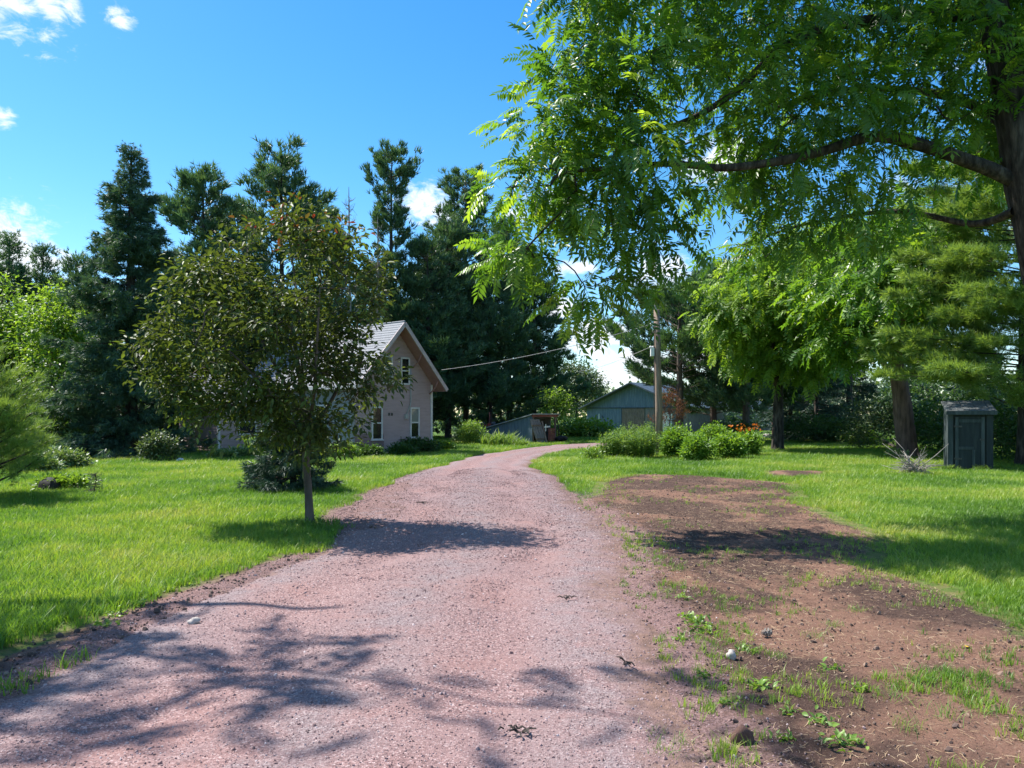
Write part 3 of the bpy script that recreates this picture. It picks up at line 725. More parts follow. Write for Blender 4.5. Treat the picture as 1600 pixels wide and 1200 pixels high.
M['trim'] = mat_paint('weathered_white_trim', (.62, .59, .585), (.48, .455, .45), .4)
M['rake'] = mat_paint('faded_pinkish_grey_trim', (.46, .38, .375), (.36, .29, .29), .4)
M['shingle'] = mat_rough('grey_shingle', [(.3, (.19, .195, .21)), (.7, (.31, .32, .34))], 14, 6, .9, .6, 60, .01)
M['stone_found'] = mat_rough('foundation_stone', [(.3, (.2, .18, .17)), (.7, (.36, .33, .31))], 5, 6, .9, .7, 12, .03)
def mat_glass(name, col=(.012, .014, .016)):
    m, nt, b = new_mat(name); b.inputs['Base Color'].default_value = (*col, 1); b.inputs['Roughness'].default_value = .06; b.inputs['Specular IOR Level'].default_value = .6
    n = NT(nt); n.bump(n.noise(n.coord('Object'), 2.0, 2), .05, .05, b); return m
M['glass'] = mat_glass('dark_window_glass'); M['curtain'] = mat_glass('curtained_window_glass', (.16, .18, .18))
M['metal'] = mat_rough('grey_conduit', [(.3, (.3, .3, .3)), (.7, (.45, .44, .43))], 10, 4, .5, .1)
M['metal_dark'] = mat_rough('dark_metal', [(.3, (.04, .04, .042)), (.7, (.09, .085, .08))], 10, 4, .6, .2)
M['bluepaint'] = mat_paint('faded_blue_boards', (.115, .165, .225), (.18, .235, .295), .6, stretch=(3, 3, .4), scale=2)
M['greywood'] = mat_rough('weathered_grey_boards', [(.3, (.12, .105, .10)), (.7, (.27, .245, .23))], 7, 8, .9, .5, 16, .01, (2.5, 2.5, .3))
M['brownwood'] = mat_rough('weathered_brown_boards', [(.3, (.12, .085, .07)), (.7, (.28, .21, .17))], 7, 8, .9, .5, 16, .01, (2.5, 2.5, .3))
M['redwood'] = mat_rough('red_painted_boards', [(.3, (.16, .05, .04)), (.7, (.3, .11, .085))], 5, 6, .8, .4, 16, .01)
M['roofmetal'] = mat_rough('grey_metal_roofing', [(.3, (.28, .30, .32)), (.7, (.46, .48, .50))], 3, 5, .5, .2)
M['barnroof'] = mat_rough('dark_blue_roof', [(.3, (.035, .05, .065)), (.7, (.07, .095, .12))], 3, 5, .6, .2)
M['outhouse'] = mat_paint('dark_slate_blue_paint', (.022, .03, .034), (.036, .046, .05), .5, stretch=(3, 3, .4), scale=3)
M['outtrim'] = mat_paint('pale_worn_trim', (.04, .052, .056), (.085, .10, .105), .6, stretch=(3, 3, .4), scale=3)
M['roofmoss'] = mat_rough('mossy_grey_roof', [(.3, (.06, .065, .065)), (.6, (.14, .15, .15)), (.8, (.42, .42, .40))], 6, 8, .9, .5)
M['dark'] = mat_rough('dark_interior', [(.3, (.01, .01, .01)), (.7, (.02, .018, .016))], 3, 3, .9, 0)
M['redpaint'] = mat_rough('faded_red_machine_paint', [(.3, (.22, .035, .03)), (.7, (.4, .07, .055))], 5, 6, .5, .15)
M['rubber'] = mat_rough('tyre_rubber', [(.3, (.015, .015, .016)), (.7, (.035, .033, .033))], 6, 4, .85, .3)
M['pole'] = mat_rough('weathered_pole_wood', [(.3, (.14, .10, .075)), (.7, (.34, .25, .19))], 8, 8, .9, .6, 20, .02, (2, 2, .15))
M['rust'] = mat_rough('rusty_red_pipe', [(.3, (.24, .07, .05)), (.7, (.42, .16, .12))], 12, 5, .8, .3)
M['wire'] = mat_rough('pale_cable', [(.3, (.3, .29, .28)), (.7, (.42, .41, .4))], 6, 3, .6, 0)
M['flat_white'] = mat_rough('chalky_white', [(.3, (.6, .6, .58)), (.7, (.8, .8, .78))], 6, 3, .7, .2)

# ------------------------------------------------------------------ farmhouse
HW, HL = 4.67, 8.4                  # gable width, body length
EV, PK = 3.0, 5.9                   # eave tip height, ridge height
OG, OE = .70, .30                   # overhang beyond the gable, beyond the eaves
PITCH = (PK - EV) / (HW / 2 + OE)
def roof_z(x): return PK - PITCH * abs(x - HW / 2)
house = empty('farmhouse', (-6.83, 32.9, 0), RAD(50), 'weathered pink clapboard farmhouse with steep grey roof left of the driveway', 'house')
def lap_siding(name, mat, parent, x_rng, z0, z1, plane, board=.125, lap=.03):
    """horizontal lap boards; x_rng(z) -> (a,b); plane(x, d, z) -> local point with d metres proud of the wall"""
    mb = MB(); z = z0
    while z < z1 - .01:
        t = min(z + board, z1); a0, b0 = x_rng(z); a1, b1 = x_rng(t)
        if b1 - a1 < .02: a1 = b1 = (a1 + b1) / 2; a1 -= .01; b1 += .01
        mb.hexa([plane(a0, 0, z), plane(b0, 0, z), plane(b0, lap, z), plane(a0, lap, z), plane(a1, 0, t + .004), plane(b1, 0, t + .004), plane(b1, .004, t + .004), plane(a1, .004, t + .004)])
        z += board
    return mb.build(name, mat, parent, kind='stuff')
WT = .10
# solid core: floor plan 0..HW by 0..HL (local y runs back along the ridge)
mb = MB(); zc = roof_z(0) - .12
mb.poly_prism([(0, 0, .25), (HW, 0, .25), (HW, 0, zc), (HW / 2, 0, PK - .14), (0, 0, zc)], (0, HL, 0)); mb.build('wall', M['clap'], house)
part_box('foundation', (-.03, -.03, 0), (HW + .03, HL + .03, .252), M['stone_found'], house)
def gable_rng(z):
    if z < zc: return (0.05, HW - .05)
    k = (PK - .14 - z) / ((PK - .14 - zc) / (HW / 2)); return (HW / 2 - k, HW / 2 + k)
lap_siding('siding', M['clap'], house, gable_rng, .26, PK - .2, lambda x, d, z: (x, -d - .001, z))
lap_siding('siding', M['clap_blue'], house, lambda z: (.05, HL), .26, zc - .02, lambda x, d, z: (-d - .001, x, z))
lap_siding('siding', M['clap'], house, lambda z: (.05, HL), .26, zc - .02, lambda x, d, z: (HW + d + .001, x, z))
for (x0, y0, x1, y1) in ((-.045, -.045, .075, .075), (HW - .075, -.045, HW + .045, .075)):
    part_box('corner_board', (x0, y0, .26), (x1, y1, zc - .03), M['trim'] if x0 > 1 else M['clap_blue'], house)
# a replaced patch of darker boards at the lower left
lp = lap_siding('siding_patch', mat_paint('darker_pink_clapboard', (.25, .165, .165), (.21, .135, .135), .4, stretch=(.5, .5, 3)), house, lambda z: (.08, 1.72), .265, .95, lambda x, d, z: (x, -d - .004, z), lap=.034)
# roof: two slopes as lapped shingle courses over a deck
TH = .10
for side in (-1, 1):
    e = HW / 2 * 0 + (-OE if side < 0 else HW + OE)
    mb = MB(); y0, y1 = -OG, HL + .3
    mb.hexa([(HW / 2, y0, PK - TH), (e, y0, EV - TH), (e, y1, EV - TH), (HW / 2, y1, PK - TH), (HW / 2, y0, PK - .012), (e, y0, EV - .012), (e, y1, EV - .012), (HW / 2, y1, PK - .012)])
    rf = mb.build('roof', M['soffit'], house)
    mb = MB(); nco = 24
    sv = Vector(((e - HW / 2), 0, EV - PK)); nv = Vector((PITCH * (1 if side > 0 else -1), 0, 1)).normalized()
    for k in range(nco):
        a = Vector((HW / 2, 0, PK)) + sv * (k / nco); c = Vector((HW / 2, 0, PK)) + sv * ((k + 1.12) / nco)
        p = [a, c, c + nv * .024, a + nv * .008]
        mb.hexa([(q.x, y0 - .02, q.z) for q in (p[0], p[1])] + [(q.x, y1, q.z) for q in (p[1], p[0])] + [(q.x, y0 - .02, q.z) for q in (p[3], p[2])] + [(q.x, y1, q.z) for q in (p[2], p[3])])
    o = mb.build('shingles', M['shingle'], rf, kind='stuff')
    mb = MB(); mb.bar((HW / 2, y0 - .045, PK - .09), (e + side * .02, y0 - .045, EV - .09), .05, .17, (0, 0, 1)); mb.build('rake_board', M['rake'], rf)
    mb = MB(); mb.bar((e + side * .025, y0, EV - .07), (e + side * .025, y1, EV - .07), .03, .15); mb.build('fascia', M['soffit'] if side > 0 else M['trim'], rf)
mb = MB(); mb.tube([(HW / 2, -OG - .02, PK + .01), (HW / 2, HL + .3, PK + .01)], .05, 6); mb.build('ridge_cap', M['shingle'], house)
def window(cx, zb, zt, w, upper='glass', lower='glass', plane=lambda x, d, z: (x, -d, z), parent=house):
    def bx(name, x0, x1, z0, z1, d0, d1, mat, par):
        a = plane(x0, d0, z0); b = plane(x1, d1, z1); lo = [min(i, j) for i, j in zip(a, b)]; hi = [max(i, j) for i, j in zip(a, b)]
        return part_box(name, lo, hi, mat, par)
    T = .07; x0, x1 = cx - w / 2, cx + w / 2; zm = (zb + zt) / 2
    win = MB()
    for (a0, a1, b0, b1) in ((x0, x0 + T, zb, zt), (x1 - T, x1, zb, zt), (x0 + T, x1 - T, zt - T, zt), (x0 + T, x1 - T, zb, zb + T * .6)):
        p, q = plane(a0, .004, b0), plane(a1, .075, b1); win.box([min(i, j) for i, j in zip(p, q)], [max(i, j) for i, j in zip(p, q)])
    fr = win.build('window', M['trim'], parent)
    bx('sill', x0 - .04, x1 + .04, zb - .045, zb - .002, .034, .1, M['trim'], fr)
    bx('meeting_rail', x0 + T, x1 - T, zm - .03, zm + .03, .032, .062, M['trim'], fr)
    bx('pane', x0 + T, x1 - T, zm + .03, zt - T, .008, .044, M[upper], fr)
    bx('pane', x0 + T, x1 - T, zb + T * .6, zm - .03, .008, .038, M[lower], fr)
window(1.31, .66, 2.12, .62, 'glass'); window(3.56, .70, 2.10, .58, 'curtain')
window(1.93, 3.18, 4.4, .54, 'curtain', 'curtain'); window(2.97, 3.16, 4.38, .54)
sp = lambda x, d, z: (-d, x, z)
window(2.2, .8, 2.2, .7, plane=sp)
# service conduit, curved eave brackets and old fixing holes on the gable
mb = MB(); mb.tube([(3.30, -.06, 3.85), (3.30, -.06, 2.35), (3.27, -.06, 2.2), (3.02, -.06, 1.75)], .028, 8); mb.build('conduit', M['metal'], house, True)
part_box('electric_meter', (2.94, -.12, 1.58), (3.1, -.02, 1.78), M['metal'], house)
for x in (2.02, 2.18): part_box('vent', (x - .045, -.05, 1.72), (x + .045, -.018, 1.84), M['metal_dark'], house)
for (x, z) in ((3.45, roof_z(3.45)), (4.52, roof_z(4.52))):
    mb = MB(); mb.tube([(x, -.03, z - .75), (x, -.22, z - .62), (x, -.45, z - .42), (x, -.62, z - .14)], [.035, .032, .03, .03], 6); mb.build('eave_bracket', M['soffit'], house, True)
# single storey ell projecting to the left front
EW, EL, EZ = 3.6, 2.85, 2.35       # width along the house, projection, eave height
ey = 5.9
mb = MB(); mb.poly_prism([(-.02, ey, .1), (-.02, ey + EW, .1), (-.02, ey + EW, EZ), (-.02, ey + EW / 2, EZ + 1.2), (-.02, ey, EZ)], (-EL, 0, 0)); ell = mb.build('side_wing', M['clap'], house)
lap_siding('siding', M['clap'], ell, lambda z: (-EL + .05, -.03), .14, EZ - .03, lambda x, d, z: (x, ey - d, z))
lap_siding('siding', M['clap'], ell, lambda z: (ey + .04, ey + EW - .04) if z < EZ else (ey + EW / 2 - (EZ + 1.2 - z) * 1.5, ey + EW / 2 + (EZ + 1.2 - z) * 1.5), .14, EZ + 1.1, lambda x, d, z: (-EL - .02 - d, x, z))
part_box('corner_board', (-EL - .05, ey - .03, .12), (-EL + .06, ey + .07, EZ - .02), M['trim'], ell)
for side in (-1, 1):
    mb = MB(); ye = ey + EW / 2 + side * (EW / 2 + .3); s_ = 1.2 / (EW / 2)
    mb.hexa([(-EL - .35, ey + EW / 2, EZ + 1.21), (.3, ey + EW / 2, EZ + 1.21), (.3, ye, EZ - .3 * s_ + .01), (-EL - .35, ye, EZ - .3 * s_ + .01), (-EL - .35, ey + EW / 2, EZ + 1.3), (.3, ey + EW / 2, EZ + 1.3), (.3, ye, EZ - .3 * s_ + .1), (-EL - .35, ye, EZ - .3 * s_ + .1)])
    mb.build('wing_roof', M['shingle'], ell)
window(-1.45, .85, 2.0, .95, plane=lambda x, d, z: (x, ey - d, z), parent=ell)

# ------------------------------------------------------------------ lean-to shed
shed = empty('lean_to_shed', (1.26, 47.4, 0), RAD(45), 'low lean-to shed with pale blue side wall and sloping roof at the driveway bend', 'shed')
SW, SL, SH, SB = 2.15, 5.1, 1.74, .68
zs = lambda y: SH + (SB - SH) * y / SL
def vboards(name, mat, parent, n, plane, lo, hi, seed, gap=.012, th=.022, kind='stuff'):
    r = np.random.default_rng(seed); mb = MB()
    for k in range(n):
        a, b = k / n, (k + 1) / n; d = r.uniform(0, .012); g = gap / 2
        za, zb = lo(a) + r.uniform(-.01, .03), hi((a + b) / 2)
        def pt(u, dd, z): return plane(u, dd, z)
        ga = g / 1.0; q = [pt(a, 0, za), pt(b, 0, za), pt(b, th + d, za), pt(a, th + d, za), pt(a, 0, hi(a)), pt(b, 0, hi(b)), pt(b, th + d, hi(b)), pt(a, th + d, hi(a))]
        shr = Vector(q[1]) - Vector(q[0]); shr = shr.normalized() * ga
        q = [Vector(v) + (shr if i in (0, 3, 4, 7) else -shr) for i, v in enumerate(q)]
        mb.hexa(q)
    return mb.build(name, mat, parent, kind=kind)
mb = MB(); mb.hexa([(.0, 0, 0), (.05, 0, 0), (.05, SL, 0), (0, SL, 0), (0, 0, SH), (.05, 0, SH), (.05, SL, SB), (0, SL, SB)]); mb.build('side_wall', M['bluepaint'], shed)
vboards('board_cladding', M['bluepaint'], shed, 30, lambda u, d, z: (-d - .002, u * SL, z), lambda u: .03, lambda u: zs(u * SL) - .02, 3)
mb = MB(); mb.hexa([(SW - .05, .4, 0), (SW, .4, 0), (SW, SL, 0), (SW - .05, SL, 0), (SW - .05, .4, zs(.4)), (SW, .4, zs(.4)), (SW, SL, SB), (SW - .05, SL, SB)]); mb.build('side_wall', M['greywood'], shed)
part_box('back_wall', (.06, SL - .08, 0), (SW - .06, SL - .03, SB - .02), M['greywood'], shed)
mb = MB(); o_ = .16
mb.hexa([(-o_, -.2, SH + .06), (SW + o_, -.2, SH + .06), (SW + o_, SL + .2, SB - .02), (-o_, SL + .2, SB - .02), (-o_, -.2, SH + .11), (SW + o_, -.2, SH + .11), (SW + o_, SL + .2, SB + .03), (-o_, SL + .2, SB + .03)])
mb.build('roof', M['roofmetal'], shed)
part_box('roof_beam', (-.1, -.12, SH - .1), (SW + .1, -.05, SH + .04), M['redwood'], shed)
for x in (.0, SW - .1): part_box('corner_post', (x + .003, -.045, 0), (x + .1, .06, SH - .1), M['brownwood'], shed)
part_box('floor_clutter', (.12, 1.6, 0), (SW - .12, 2.4, .7), M['dark'], shed)
for k in range(6):
    part_box('front_slat', (1.42, -.035 - .002 * k, .1 + k * .14), (SW - .12, -.012, .225 + k * .14), M['redwood'], shed)
door = empty('fallen_door', (1.26 + .707 * .45 + .3, 47.4 + .707 * .45 - .5, 0), RAD(45), 'grey plank door leaning askew against the open front of the lean-to', 'door')
mb = MB()
for k in range(4):
    a = Vector((-.42 + k * .22, 0, 0)); u = Vector((-.28, .42, 1.5))
    mb.hexa([a, a + Vector((.205, 0, 0)), a + Vector((.205, .04, 0)), a + Vector((0, .04, 0)), a + u, a + u + Vector((.205, 0, 0)), a + u + Vector((.205, .04, 0)), a + u + Vector((0, .04, 0))])
    mb.build('plank', M['greywood'], door); mb = MB()
for t in (.2, .75): mb.bar((-.46 - .28 * t, -.03 + .42 * t, 1.5 * t), (.44 - .28 * t, -.03 + .42 * t, 1.5 * t), .03, .09); mb.build('batten', M['brownwood'], door); mb = MB()
mb.bar((2.15, 47.25, 0), (1.86, 47.9, 1.38), .09, .05); tag(mb.build('leaning_plank', M['pole']), 'narrow pale plank leaning against the open shed front', 'plank')
mb = MB(); mb.bar((2.0, 47.35, 1.02), (2.35, 47.72, 1.05), .04, .09); mb.bar((2.08, 47.4, .75), (2.08, 47.4, 1.2), .05, .05); tag(mb.build('wooden_cross_bar', M['flat_white']), 'short pale cross-shaped board hung on the shed front', 'board')
mb = MB()
mb.v = []; me = pebble_mesh(77, .15); me.materials.append(M['rubber']); o = add_obj('tarp_bundle', me); o.location = (3.15, 48.9, .25); o.scale = (.5, .45, .42); tag(o, 'dark rounded bundle on the ground right of the lean-to shed', 'bundle')

# ------------------------------------------------------------------ barn
barn = empty('barn', (8.65, 88.7, 0), RAD(-42), 'long weathered blue-grey board barn with low dark roof beyond the pole', 'barn')
BW, BD, BE, BP = 13.0, 22.0, 2.66, 5.25
bz = lambda u: BE + (BP - BE) * (1 - abs(u - .5) * 2)
mb = MB(); mb.poly_prism([(0, .02, 0), (BW, .02, 0), (BW, .02, BE), (BW / 2, .02, BP), (0, .02, BE)], (0, BD, 0)); mb.build('wall', M['greywood'], barn)
vboards('gable_boards', M['bluepaint'], barn, 64, lambda u, d, z: (u * BW, -d - .04, z), lambda u: BE - .02, lambda u: bz(u) - .03, 5, .03)
vboards('wall_boards', M['bluepaint'], barn, 24, lambda u, d, z: (u * 4.75, -d, z), lambda u: .06, lambda u: BE - .1, 6, .03)
vboards('wall_boards', M['greywood'], barn, 26, lambda u, d, z: (7.9 + u * (BW - 7.9), -d, z), lambda u: .06, lambda u: BE - .1, 7, .03)
vboards('sliding_door', M['brownwood'], barn, 14, lambda u, d, z: (4.85 + u * 2.9, -d - .05, z), lambda u: .1, lambda u: BE - .16, 8, .03, kind=None)
part_box('door_track', (-.1, -.13, BE - .1), (BW, -.05, BE - .0), M['barnroof'], barn)
part_box('door_post', (4.76, -.1, 0), (4.9, -.03, BE - .1), M['barnroof'], barn)
mb = MB(); mb.bar((2.15, -.06, 1.75), (3.2, -.06, .1), .1, .05, (0, 1, 0)); mb.build('door_brace', M['barnroof'], barn)
mb = MB(); mb.bar((1.75, -.06, 1.95), (1.75, -.06, 1.0), .1, .05, (0, 1, 0)); mb.build('pale_batten', M['flat_white'], barn)
mb = MB(); mb.bar((6.2, -.11, 1.9), (7.6, -.11, 1.35), .1, .05, (0, 1, 0)); mb.build('door_brace', M['brownwood'], barn)
part_box('white_door', (9.8, -.09, .1), (11.2, -.04, 2.1), M['flat_white'], barn)
for s in (0, 1):
    e = -.5 if s == 0 else BW + .5; ze = BE - .5 * (BP - BE) / (BW / 2)
    mb = MB(); mb.hexa([(BW / 2, -1.0, BP), (e, -1.0, ze), (e, BD + .4, ze), (BW / 2, BD + .4, BP), (BW / 2, -1.0, BP + .14), (e, -1.0, ze + .14), (e, BD + .4, ze + .14), (BW / 2, BD + .4, BP + .14)])
    mb.build('roof', M['barnroof'], barn)

# ------------------------------------------------------------------ outhouse
OX = (1483 - 800) / 1200 * 24
oh = empty('outhouse', (OX, 24.0, 0), RAD(-23), 'narrow dark blue-grey wooden outhouse standing in tree shade at the right', 'outhouse')
OW, OD, OF, OB = 1.16, 1.15, 1.84, 2.12
mb = MB(); mb.hexa([(0, 0, .05), (OW, 0, .05), (OW, OD, .05), (0, OD, .05), (0, 0, OF), (OW, 0, OF), (OW, OD, OB), (0, OD, OB)]); mb.build('wall', M['outhouse'], oh)
for k in range(6):
    y0 = k * OD / 6 + .006; y1 = (k + 1) * OD / 6 - .006
    z0 = OF + (OB - OF) * y0 / OD; z1 = OF + (OB - OF) * y1 / OD
    mb = MB(); mb.hexa([(-.025, y0, .05), (-.002, y0, .05), (-.002, y1, .05), (-.025, y1, .05), (-.025, y0, z0), (-.002, y0, z0), (-.002, y1, z1), (-.025, y1, z1)]); mb.build('board', M['outtrim'], oh)
part_box('corner_board', (-.04, -.045, .03), (.1, -.002, OF - .05), M['outtrim'], oh)
part_box('corner_board', (OW - .16, -.04, .03), (OW + .02, -.002, OF - .05), M['outhouse'], oh)
dr_ = part_box('door', (.16, -.03, .08), (OW - .2, -.004, OF - .16), M['outhouse'], oh)
for (a, b) in (((.16, -.055, .08), (.25, -.031, OF - .17)), ((.26, -.052, .66), (OW - .5, -.031, .75)), ((.62, -.05, .08), (.70, -.031, .655)), ((.27, -.05, 1.5), (OW - .22, -.031, 1.6)), ((OW - .3, -.055, .08), (OW - .21, -.031, OF - .17))):
    part_box('door_batten', a, b, M['outtrim'], dr_)
for z_ in (.35, 1.35): part_box('hinge', (.12, -.07, z_), (.34, -.056, z_ + .05), M['metal_dark'], dr_)
part_box('door_latch', (OW - .34, -.075, .95), (OW - .22, -.056, 1.0), M['metal_dark'], dr_)
for k in range(8):
    x0 = -.1 + k * (OW + .2) / 8 + .004; x1 = -.1 + (k + 1) * (OW + .2) / 8 - .004; zz_ = .008 * (k % 2)
    sl = (OB - OF) / OD
    mb = MB(); ya, yb = -.17, OD + .1
    mb.hexa([(x0, ya, OF + sl * ya + .004 + zz_), (x1, ya, OF + sl * ya + .004 + zz_), (x1, yb, OF + sl * yb + .004 + zz_), (x0, yb, OF + sl * yb + .004 + zz_), (x0, ya, OF + sl * ya + .05 + zz_), (x1, ya, OF + sl * ya + .05 + zz_), (x1, yb, OF + sl * yb + .05 + zz_), (x0, yb, OF + sl * yb + .05 + zz_)])
    mb.build('roof_board', M['roofmoss'], oh)
part_box('roof_fascia', (-.1, -.2, OF - .10), (OW + .1, -.172, OF + .02), M['outtrim'], oh)

# ------------------------------------------------------------------ utility pole and wires
pb = np.array([6.45, 34.0, 0]); PT = 6.4
pole = empty('utility_pole', pb, 0, 'tall brown wooden utility pole rising behind the flower bed', 'pole')
mb = MB(); mb.tube([(0.08, 0, 0), (.05, 0, 2), (0, 0, 4.5), (-.05, 0, PT)], [.17, .155, .14, .125], 14); mb.build('shaft', M['pole'], pole, True)
mb = MB(); mb.tube([(-.05, -.15, PT - .25), (-.12, -.15, PT + .12), (-.16, -.15, PT + .28)], .035, 8); mb.build('pole_bracket', M['metal'], pole, True)
for z in (5.75, 4.75):
    mb = MB(); mb.tube([(-.16, -.02, z), (-.3, -.02, z)], [.05, .035], 8); mb.tube([(-.30, -.02, z), (-.36, -.02, z)], [.06, .045], 8); mb.build('insulator', M['flat_white'], pole, True)
mb = MB(); mb.tube([(-.17, -.08, .3), (-.17, -.08, 5.6)], .02, 6); mb.build('ground_cable', M['metal_dark'], pole)
mb = MB(); mb.box((-.32, -.12, 4.35), (-.17, .06, 4.7)); mb.build('junction_box', M['flat_white'], pole)
def wire(a, b, sag, rad, label):
    a, b = Vector(a), Vector(b); pts = [a.lerp(b, t) - Vector((0, 0, sag * 4 * t * (1 - t))) for t in np.linspace(0, 1, 18)]
    mb = MB(); mb.tube(pts, rad, 6); tag(mb.build('overhead_wire', M['wire'], smooth=True), label, 'wire')
rk = house.matrix_basis @ Vector((HW - .25, -OG - .06, roof_z(HW - .25) - .12 + .5))
wire(P(690, 578, 36.0), (6.12, 34.0, 5.75), .22, .012, 'pale service wire running from the farmhouse roof edge to the pole top')
wire((6.12, 34.0, 4.75), P(905, 580, 82), .2, .012, 'lower thin wire running back from the pole towards the barn')

# ------------------------------------------------------------------ red tractor behind the shrubs
tr = empty('tractor', G(768, 689) + np.array([0, 0, 0]), RAD(100), 'old red farm tractor parked half hidden behind the shrubs', 'tractor')
mb = MB(); mb.hexa([(.1, -.28, .65), (1.6, -.24, .65), (1.6, .24, .65), (.1, .28, .65), (.1, -.26, 1.2), (1.6, -.2, 1.1), (1.6, .2, 1.1), (.1, .26, 1.2)]); mb.build('hood', M['redpaint'], tr)
mb = MB(); mb.box((-.8, -.3, .5), (.1, .3, .85)); mb.build('rear_housing', M['redpaint'], tr)
mb = MB(); mb.tube([(.9, 0, 1.1), (.9, 0, 1.8), (.9, .02, 1.95)], .04, 8); mb.build('exhaust_pipe', M['rust'], tr, True)
mb = MB(); mb.tube([(-.6, 0, .84), (-.62, 0, 1.0), (-.8, 0, 1.02), (-.95, 0, 1.25)], [.18, .2, .2, .14], 8); mb.build('seat', M['metal_dark'], tr)
mb = MB(); mb.tube([(.05, 0, 1.15), (-.25, 0, 1.35)], .02, 6); mb.tube([(-.25 + .02 * math.sin(a), .2 * math.cos(a), 1.36 + .2 * math.sin(a) * .8) for a in np.linspace(0, 6.283, 15)], .018, 5, False); mb.build('steering_wheel', M['metal_dark'], tr)
for (x, y, r, w) in ((-.55, -.7, .66, .3), (-.55, .7, .66, .3), (1.3, -.5, .36, .18), (1.3, .5, .36, .18)):
    mb = MB(); prof = [(-w / 2, r * .6), (-w / 2, r * .92), (-w * .3, r), (w * .3, r), (w / 2, r * .92), (w / 2, r * .6)]; n_ = 22
    vs = [(x + q[1] * math.cos(t), y + q[0], r + q[1] * math.sin(t)) for t in np.arange(n_) * 2 * math.pi / n_ for q in prof]; k_ = len(prof)
    mb.add(vs, [(i * k_ + j, i * k_ + (j + 1) % k_, ((i + 1) % n_) * k_ + (j + 1) % k_, ((i + 1) % n_) * k_ + j) for i in range(n_) for j in range(k_)])
    tw = mb.build('wheel', M['rubber'], tr)
    mb = MB(); mb.tube([(x, y - w * .35, r), (x, y + w * .35, r)], r * .6, 16); mb.build('rim', M['redpaint'], tw)

# ------------------------------------------------------------------ brush pile, fire ring, stones and small things
bp = empty('brush_pile', G(1426, 743), 0, 'loose heap of dry bare sticks on the grass left of the outhouse', 'brush pile')
r = np.random.default_rng(4)
for k in range(70):
    a = r.uniform(0, 6.28); el = r.uniform(.0, .75) if k > 8 else r.uniform(.5, .95); L = r.uniform(.35, .95) * (1.1 if k < 10 else 1)
    d = np.array([math.cos(a) * math.cos(el), math.sin(a) * math.cos(el) * .8, math.sin(el)]); c = r.normal(size=3) * (.12, .12, 0) + (0, 0, .06 + r.uniform(0, .22))
    q = c + d * L; mid = c + d * L * .5 + r.normal(size=3) * .05; rr = r.uniform(.006, .016)
    st = c - d * .25; st[2] = max(st[2], .02); mb = MB(); mb.tube([st, mid, q], [rr, rr * .8, rr * .35], 5)
    if r.uniform() < .5: mb.tube([mid, mid + d * .2 + r.normal(size=3) * .13], [rr * .6, rr * .25], 4)
    mb.build('stick', M['bark_pale'], bp, True)
def gz(p):
    p = np.array(p, float); p[2] += float(zground(np.array([p[0]]), np.array([p[1]]))[0]); return p
def rock(name, loc, sc, label, cat='stone', mat='stone', seed=0, group=None):
    rr = np.random.default_rng(seed); bm = bmesh.new(); bmesh.ops.create_icosphere(bm, subdivisions=3, radius=1)
    for v in bm.verts:
        nn = fbm(np.array([v.co.x * 1.3 + v.co.z + 7]), np.array([v.co.y * 1.3 - v.co.z * .7 + seed]), 3, seed)[0]
        v.co = v.co * (.45 + 1.1 * nn)
    me = bpy.data.meshes.new(name); bm.to_mesh(me); bm.free(); me.polygons.foreach_set('use_smooth', np.ones(len(me.polygons), bool))
    o = add_obj(name, me, M[mat]); o.location = tuple(loc); o.scale = sc; o.rotation_euler = (0, 0, rr.uniform(0, 6))
    return tag(o, label, cat, group)
rock('stone', G(303, 981) + (0, 0, .05), (.05, .04, .035), 'rounded pale stone on the driveway edge beside the dark soil bank', seed=3)
rock('stone', gz(G(1143, 1041)) + (0, 0, .02), (.03, .026, .035), 'pale round stone on the bare dirt near the weeds', seed=4)
rock('soil_lump', gz(G(1160, 1172)) + (0, 0, .015), (.05, .045, .06), 'reddish lump of earth standing beside the gravel edge', 'soil lump', 'earth', 6)
rock('charred_stump', G(77, 768) + (0, 0, .1), (.26, .22, .2), 'low black charred stump in the left lawn', 'stump', 'rubber', 9)
rock('white_stone', G(282, 722) + (0, 0, .06), (.2, .14, .1), 'small white flat stone at the far edge of the left lawn', 'stone', 'flat_white', 12)
def pine_cone(loc, label):
    o = empty('pine_cone', loc, .4, label, 'pine cone')
    mb = MB(); mb.tube([(-.045, 0, .03), (0, 0, .032), (.045, 0, .03)], [.012, .022, .006], 8); mb.build('core', M['brownwood'], o)
    mb = MB()
    for k in range(34):
        t = k / 34; a = k * 2.4; p = Vector((-.045 + .09 * t, 0, .031)); rr = .034 * math.sin(math.pi * (t * .85 + .1)); d = Vector((.3, math.cos(a), math.sin(a))); s = Vector((0, -math.sin(a), math.cos(a))) * .009
        mb.add([p - s * .5, p + s * .5, p + d * rr + s, p + d * rr - s, p + d * rr * .9 + Vector((.006, 0, 0))], [(0, 1, 2, 3), (3, 2, 4)])
    mb.build('scales', M['bark_pale'], o, kind='stuff'); return o
pine_cone(gz(G(1198, 1008)), 'small grey pine cone lying on the dark bare dirt')
lf = leaf_t(.1, .6); me = np_mesh('fallen_leaf', lf[0] * .06, lf[1]); o = add_obj('fallen_leaf', me, mat_rough('yellow_leaf', [(.3, (.6, .35, .02)), (.7, (.75, .5, .05))], 10, 3, .6, 0)); o.location = tuple(gz(G(1508, 1026)) + (0, 0, .012)); o.rotation_euler = (.1, .1, .5); tag(o, 'single bright yellow fallen leaf on the reddish dirt', 'leaf')
